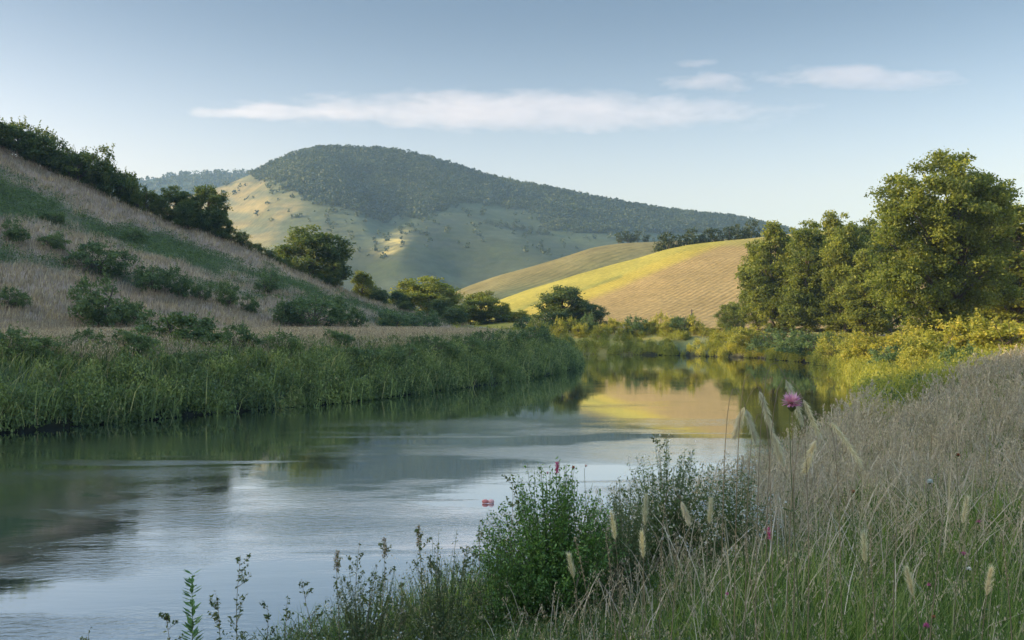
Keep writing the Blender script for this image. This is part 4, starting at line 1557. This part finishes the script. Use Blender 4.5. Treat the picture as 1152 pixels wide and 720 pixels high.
# --- flowers: px, py of the head, distance, head size m, kind, label
def flower(px, py, Y, R, kind, label, seed):
    rg = np.random.default_rng(seed)
    p = put(px, py, Y)
    bx_, by_ = p[0] + .04, p[1] + .03
    b = np.array((bx_, by_, gz(bx_, by_) - .02))
    H = p[2] - b[2]
    root = empty('wildflower', b)
    q = p - b
    u = np.linspace(0, 1, 9)
    pts = np.stack([q[0] * u ** 1.5 + .015 * np.sin(u * 5), q[1] * u, H * u * .985], 1)
    st = Soup()
    st.tube(pts, np.linspace(.004, .002, 9), 5)
    lf = Soup()
    m = 20
    f = rg.uniform(.1, .8, m)
    P = np.stack([np.interp(f, u, pts[:, i]) for i in range(3)], 1)
    lf.leaves(P + rg.normal(0, .018, (m, 3)), rg.uniform(.012, .03, m), rg, aspect=.3)
    st_o = link('stem', st.mesh('stem'), L_WEED, root)
    link('leaves', lf.mesh('leaves'), L_WEED, root)
    hd = Soup()
    mat = {'pink': L_PINK, 'magenta': L_MAG, 'white': L_WHITE, 'red': L_RED, 'spike': L_MAG}[kind]
    n = 150 if R > .02 else 60
    if kind == 'spike':
        c = q + np.stack([rg.normal(0, R * .35, n), rg.normal(0, R * .35, n), rg.uniform(-3 * R, R, n)], 1)
        hd.leaves(c, R * .35, rg, aspect=.5)
    else:
        dd_ = rdir(n, rg)
        dd_[:, 2] = np.abs(dd_[:, 2]) * 1.2 - .35
        dd_ = unit(dd_)
        hd.add(np.concatenate([np.stack([q + v_ * R * .15, q + v_ * R * .62 + np.cross(v_, (0, 0, 1.)) * R * .13, q + v_ * R * rg.uniform(.85, 1.15),
                                         q + v_ * R * .62 - np.cross(v_, (0, 0, 1.)) * R * .13]) for v_ in dd_]), [quads_idx(n)], rg.random(n))
        cal = Soup()
        th = np.linspace(0, 2 * np.pi, 9)[:-1]
        ring = lambda r_, z_: np.stack([r_ * np.cos(th), r_ * np.sin(th), np.full(8, z_)], 1) + q
        Vc = np.concatenate([ring(R * .08, -R * .75), ring(R * .34, -R * .5), ring(R * .36, -R * .2), ring(R * .22, 0)])
        Fc = [(i * 8 + k_, i * 8 + (k_ + 1) % 8, (i + 1) * 8 + (k_ + 1) % 8, (i + 1) * 8 + k_) for i in range(3) for k_ in range(8)]
        cal.add(Vc, [np.array(Fc)], .3)
        link('calyx', cal.mesh('calyx', True), L_WEED, root)
    link('petals', hd.mesh('petals'), mat, root)
    tag(root, label, 'flower', 'wildflowers in the near grass')


fls = [
    (891, 453, 4.6, .062, 'pink', 'large pink thistle flower rising above the water reflection'),
    (627, 523, 8.8, .028, 'spike', 'magenta flower spike on top of the fresh green bush'),
    (616, 532, 8.7, .018, 'magenta', 'small magenta bloom left of the magenta spike'),
    (645, 526, 8.9, .022, 'red', 'reddish bloom right of the magenta spike'),
    (659, 524, 8.9, .018, 'red', 'orange-red bloom at the right top of the fresh green bush'),
    (1101, 587, 5.6, .018, 'magenta', 'magenta clover flower at the right side of the grass'),
    (1084, 623, 5.2, .018, 'magenta', 'pink clover flower below the magenta clover on the right'),
    (1090, 640, 5.2, .016, 'white', 'faded pale flower just under the pink clover'),
    (1045, 658, 5.0, .014, 'magenta', 'dark pink bud low in the green grass'),
    (1046, 542, 6.6, .026, 'white', 'pale lilac flower head in the dry grass'),
    (1042, 704, 4.5, .020, 'magenta', 'rosy flower near the bottom edge of the picture'),
    (1050, 694, 4.6, .014, 'red', 'reddish seed flower above the rosy bottom flower'),
    (865, 596, 6.0, .020, 'spike', 'pink flower spike in the grass under the white-flowered bush'),
    (884, 565, 7.0, .014, 'white', 'tiny white flower above the pink spike'),
    (1078, 512, 8.0, .022, 'red', 'rust-red seed head in the pale dry grass'),
    (960, 553, 7.0, .020, 'red', 'rusty flower in the middle of the dry grass'),
    (818, 668, 5.2, .012, 'magenta', 'tiny pink bud low in the grass below the bushes'),
]
for k, (px, py, Y, R, kd, lb) in enumerate(fls):
    flower(px, py, Y, R, kd, lb, 600 + k)


# --- plumed grasses: px, py of the head tip, Y, plume length, bend, label
def plume(px, py, Y, L, bend, label, seed, fat=1.0):
    rg = np.random.default_rng(seed)
    p = put(px, py, Y)
    b0 = np.array((p[0] - bend * .9, p[1], 0))
    b0[2] = gz(b0[0], b0[1]) - .02
    root = empty('plumed_grass', b0)
    q = p - b0
    H = q[2]
    u = np.linspace(0, 1, 14)
    pts = np.stack([q[0] * (.2 * u + .8 * u ** 3.5), q[1] * u, H * u], 1)
    if abs(bend) > .12:
        pts[:, 2] = H * np.sin(u * np.pi * .68) / math.sin(np.pi * .68)
    st = Soup()
    st.tube(pts, np.linspace(.0032, .0012, 14), 5)
    link('stem', st.mesh('stem'), L_STALK, root)
    pl = Soup()
    arc = np.concatenate([[0], np.cumsum(np.linalg.norm(np.diff(pts, axis=0), axis=1))])
    f0 = 1 - L / arc[-1]
    n = int(560 * fat)
    bend = bend if abs(bend) > .12 else (.16 if bend >= 0 else -.16)
    f = rg.uniform(f0, 1, n)
    P = np.stack([np.interp(f * arc[-1], arc, pts[:, i]) for i in range(3)], 1)
    P2 = np.stack([np.interp(np.minimum(f + .02, 1) * arc[-1], arc, pts[:, i]) for i in range(3)], 1)
    tg = unit(P2 - P + np.array((0, 0, 1e-4)))
    prof = np.sin(np.pi * (f - f0) / (1 - f0) * .9 + .15) * .013 * fat
    dr = rdir(n, rg)
    P = P + dr * prof[:, None] * rg.random((n, 1))
    ax = unit(tg + .6 * dr)
    ln = .030 * rg.uniform(.5, 1.5, (n, 1))
    sd_ = unit(np.cross(ax, rdir(n, rg))) * .0014
    V = np.stack([P - sd_, P + sd_, P + ax * ln], 1).reshape(-1, 3)
    pl.add(V, [np.arange(3 * n).reshape(n, 3)], rg.random(n))
    link('plume', pl.mesh('plume'), L_PLUME, root)
    tag(root, label, 'grass', 'plumed grasses in the near grass')


pls = [
    (727, 558, 6.0, .20, .03, 'upright pale plume, left one beside the green bush', 1.3),
    (688, 578, 6.0, .18, -.08, 'narrow plume leaning left beside the green bush'),
    (775, 587, 5.8, .14, .22, 'soft plume bending right below the white-flowered bush', 1.3),
    (800, 562, 6.0, .16, .05, 'upright soft plume right of the bending one', 1.1),
    (722, 600, 5.6, .16, -.03, 'short faded plume under the upright pale one'),
    (826, 492, 5.6, .20, -.28, 'thick pale plume left of the thistle', 1.8),
    (850, 496, 5.4, .20, .24, 'plume left of the thistle leaning right', 1.5),
    (868, 484, 5.2, .24, .25, 'long pink plume curling right just left of the thistle', 1.4),
    (902, 476, 5.0, .26, .3, 'pink plume curling under the thistle flower', 1.4),
    (921, 490, 5.0, .22, .35, 'drooping pink plume tip right of the thistle', 1.0),
    (968, 522, 5.2, .30, .5, 'arching pale plume right of the thistle', 1.0),
    (880, 520, 5.4, .20, .26, 'whitish woolly plume below the thistle', 1.8),
    (905, 530, 5.4, .20, -.26, 'whitish woolly plume below and right of the thistle', 1.8),
    (972, 600, 4.7, .16, -.02, 'tall straight stalk with pale flattened head in the green grass', 1.0),
    (640, 625, 5.4, .14, -.1, 'thin pale plume in front of the green bush'),
    (1088, 560, 5.5, .16, .1, 'thin plume at the right side of the grass', .8),
    (1020, 640, 4.4, .14, -.12, 'leaning plume low in the green grass', .8),
    (1115, 640, 4.6, .14, .08, 'small plume near the right edge', .8),
]
for k, a in enumerate(pls):
    plume(*a[:6], 700 + k, a[6] if len(a) > 6 else 1.0)

# --- bare dry stalks standing tall in the foreground
def stalk(px, py, Y, lean, label, seed):
    rg = np.random.default_rng(seed)
    p = put(px, py, Y)
    b0 = np.array((p[0] - lean, p[1], 0.0))
    b0[2] = gz(b0[0], b0[1]) - .02
    root = empty('dry_stalk', b0)
    q = p - b0
    u = np.linspace(0, 1, 9)
    pts = np.stack([q[0] * u ** 1.2 + .01 * np.sin(6 * u + seed), 0 * u, q[2] * u], 1)
    st, sd_ = Soup(), Soup()
    st.tube(pts, np.linspace(.0045, .0016, 9), 5)
    n = 60
    f = rg.uniform(.8, 1.01, n)
    P = np.stack([np.interp(f, u, pts[:, i]) for i in range(3)], 1) + rg.normal(0, .005, (n, 3))
    sd_.leaves(P, .006, rg, aspect=.4, axis=np.array((0, 0, 1.)))
    link('stem', st.mesh('stem'), L_STALK, root)
    link('seed_head', sd_.mesh('seed_head'), L_DRY, root)
    tag(root, label, 'dry stalk', 'bare dry stalks in the near grass')


sks = [(645, 605, 4.9, -.25, 'long dry stalk leaning left in front of the green bush'), (680, 598, 5.1, -.12, 'second dry stalk leaning left before the green bush'),
       (906, 470, 4.9, -.02, 'tall thin dry stalk just right of the thistle'), (893, 430, 5.2, .01, 'tallest bare dry stalk behind the thistle'),
       (980, 590, 4.4, -.06, 'straight dry stalk in the middle of the green grass'), (1010, 560, 4.8, .03, 'dry stalk in the grass left of the clover'),
       (1060, 570, 4.6, .1, 'dry stalk leaning right near the clover'), (760, 610, 4.8, .05, 'dry stalk below the white-flowered bush'),
       (1128, 600, 4.3, -.08, 'dry stalk near the right edge of the picture'), (840, 600, 4.6, -.1, 'dry stalk in the grass below the woolly plumes'),
       (935, 620, 4.2, .06, 'short dry stalk rising from the green grass'), (700, 640, 4.6, .02, 'short dry stalk at the foot of the small dark bush')]
for k, a in enumerate(sks):
    stalk(*a, 800 + k)

# ------------------------------------------------------------------ post in the field, and the small red float
b = np.array(((778 - 576) / F * 131, 131, gz((778 - 576) / F * 131, 131) - .2))
root = empty('wooden_post', b)
s = Soup()
Hp = CAMZ + (HY - 348) / F * 131 - b[2]
s.tube([(0, 0, 0), (0.02, 0, Hp * .5), (0, 0, Hp)], [.11, .10, .09], 8)
link('shaft', s.mesh('shaft'), BARK, root)
s = Soup()
s.tube([(-.28, 0, Hp - .25), (.28, 0, Hp - .22)], [.04, .04], 6)
link('crossbar', s.mesh('crossbar'), BARK, root)
tag(root, 'thin wooden post at the foot of the golden field', 'post')

fp = put(549, 566, 3992 / (566 - 362.0))
root = empty('fishing_float', (fp[0], fp[1], 0.0))


def blob(cx, cy, cz, rx, ry, rz, n=14, m=8):
    # closed ellipsoid
    th, ph = np.meshgrid(np.linspace(0, 2 * np.pi, n + 1)[:-1], np.linspace(0.02, np.pi - .02, m))
    V = np.stack([cx + rx * np.sin(ph) * np.cos(th), cy + ry * np.sin(ph) * np.sin(th), cz + rz * np.cos(ph)], -1).reshape(-1, 3)
    Fq = [(i * n + k, i * n + (k + 1) % n, (i + 1) * n + (k + 1) % n, (i + 1) * n + k) for i in range(m - 1) for k in range(n)]
    Fq += [(k, (k + 1) % n, (k + 2) % n, (k + 2) % n) for k in range(0)]
    V = np.concatenate([V, [[cx, cy, cz + rz], [cx, cy, cz - rz]]])
    T = [(k, len(V) - 2, (k + 1) % n) for k in range(n)] + [((m - 1) * n + k, (m - 1) * n + (k + 1) % n, len(V) - 1) for k in range(n)]
    return V, np.array(Fq), np.array(T)


def plain(name, col, rough=.5):
    m = Mat(name)
    p = m.n('ShaderNodeBsdfPrincipled')
    c = m.ramp(m.noise(30, 3), [(.3, tuple(v * .75 for v in col)), (.7, col)])
    m.l(c, p.inputs['Base Color'])
    p.inputs['Roughness'].default_value = rough
    m.l(p.outputs[0], m.out.inputs[0])
    return m.m


for nm, (cx, r_), mt in (('lobe', (-.06, .075), plain('float_red', (.55, .16, .12))), ('lobe', (.07, .07), plain('float_pink', (.66, .34, .28)))):
    s = Soup()
    V, Fq, Tq = blob(cx, 0, .035, r_, .06, .05)
    s.add(V, [Fq])
    link(nm, s.mesh('lobe', True), mt, root)
s = Soup()
V, Fq, Tq = blob(0, 0, -.01, .16, .09, .022)
s.add(V, [Fq, Tq])
link('rim', s.mesh('rim', True), plain('float_white', (.6, .5, .48)), root)
tag(root, 'small red two-lobed float drifting on the water', 'float')


def outward(me):
    import bmesh
    bm = bmesh.new()
    bm.from_mesh(me)
    bmesh.ops.recalc_face_normals(bm, faces=bm.faces)
    bm.to_mesh(me)
    bm.free()
    return me


# ------------------------------------------------------------------ clouds (outside the haze)
def cloud(name, px0, px1, pyc, thick_px, D, seed, label, dens=0.004, tilt=0.0, cover=.5):
    """a flattened lens of vapour at real distance"""
    xc = ((px0 + px1) / 2 - 576) / F * D
    zc = CAMZ + (HY - pyc) / F * D
    rx = (px1 - px0) / 2 / F * D
    rz = thick_px / 2 / F * D
    ry = rx * .30
    V, Fq, Tq = blob(0, 0, 0, 1, 1, 1, 24, 14)
    s = Soup()
    s.add(V, [Fq, Tq])
    m = Mat(name + '_vapour')
    tc = m.n('ShaderNodeTexCoord')

    def nz(scale, detail, loc):
        mp = m.n('ShaderNodeMapping')
        mp.inputs['Scale'].default_value = (rx / 700, ry / 700, rz / 1000 * 6.0)
        mp.inputs['Location'].default_value = (seed * 3.1, loc, seed * 1.7)
        m.l(tc.outputs['Object'], mp.inputs[0])
        n_ = m.n('ShaderNodeTexNoise')
        n_.inputs['Scale'].default_value = scale
        n_.inputs['Detail'].default_value = detail
        n_.inputs['Roughness'].default_value = .68
        m.l(mp.outputs[0], n_.inputs['Vector'])
        return n_.outputs[0]
    ln = m.n('ShaderNodeVectorMath', operation='LENGTH')
    m.l(tc.outputs['Object'], ln.inputs[0])
    rad = m.math('MULTIPLY', ln.outputs['Value'], ln.outputs['Value'])
    big_ = m.math('ADD', m.math('MULTIPLY', m.math('SUBTRACT', nz(1.6, 6, 0), .5), 1.7), .5)
    fallo = m.math('SUBTRACT', cover + .55, m.math('MULTIPLY', rad, .75))
    v_ = m.math('SUBTRACT', m.math('ADD', big_, fallo), 1.0 - .0)
    v_ = m.math('MULTIPLY', m.math('MULTIPLY', v_, 3.0, True), dens)
    pv = m.n('ShaderNodeVolumePrincipled')
    pv.inputs['Color'].default_value = (1, .96, .97, 1)
    pv.inputs['Anisotropy'].default_value = .3
    m.l(v_, pv.inputs['Density'])
    m.l(pv.outputs[0], m.out.inputs['Volume'])
    o = link(name, outward(s.mesh(name, True)), m.m)
    o.location = (xc, D, zc)
    o.scale = (rx, ry, rz)
    o.rotation_euler = (0, tilt, 0)
    tag(o, label, 'cloud', 'thin evening clouds')


cloud('cloud', 215, 965, 127, 30, 9000, 1, 'long flat grey-white cloud stretching above the distant hill', .0010, math.radians(.35), .44)
cloud('cloud', 170, 440, 127, 20, 9200, 2, 'thin wispy cloud tail at the left end of the long cloud', .0016, 0, .30)
cloud('cloud', 830, 1110, 88, 32, 9000, 3, 'flat pinkish cloud high on the right', .0012, math.radians(2), .42)
cloud('cloud', 710, 900, 92, 34, 9400, 4, 'faint broken wisp left of the high right cloud', .0016, 0, .26)
cloud('cloud', 750, 820, 71, 16, 9400, 5, 'tiny wisp above the broken wisp', .0016, 0, .30)

# ------------------------------------------------------------------ haze
hm_ = Mat('haze_air')
pv = hm_.n('ShaderNodeVolumePrincipled')
pv.inputs['Color'].default_value = (.48, .75, 1, 1)
pv.inputs['Density'].default_value = 0.00018
pv.inputs['Anisotropy'].default_value = 0.0
hm_.l(pv.outputs[0], hm_.out.inputs['Volume'])
x0, x1, y0, y1, z0, z1 = -FARX * 1.35, FARX * 1.35, -800, FARY * 1.35, -8, 300
V = [(x, y, z) for z in (z0, z1) for y in (y0, y1) for x in (x0, x1)]
Fq = [(0, 1, 3, 2), (4, 6, 7, 5), (0, 4, 5, 1), (2, 3, 7, 6), (0, 2, 6, 4), (1, 5, 7, 3)]
me = bpy.data.meshes.new('haze')
me.from_pydata(V, [], Fq)
tag(link('haze', outward(me), hm_.m), 'pale evening haze filling the valley air', 'haze', kind='stuff')
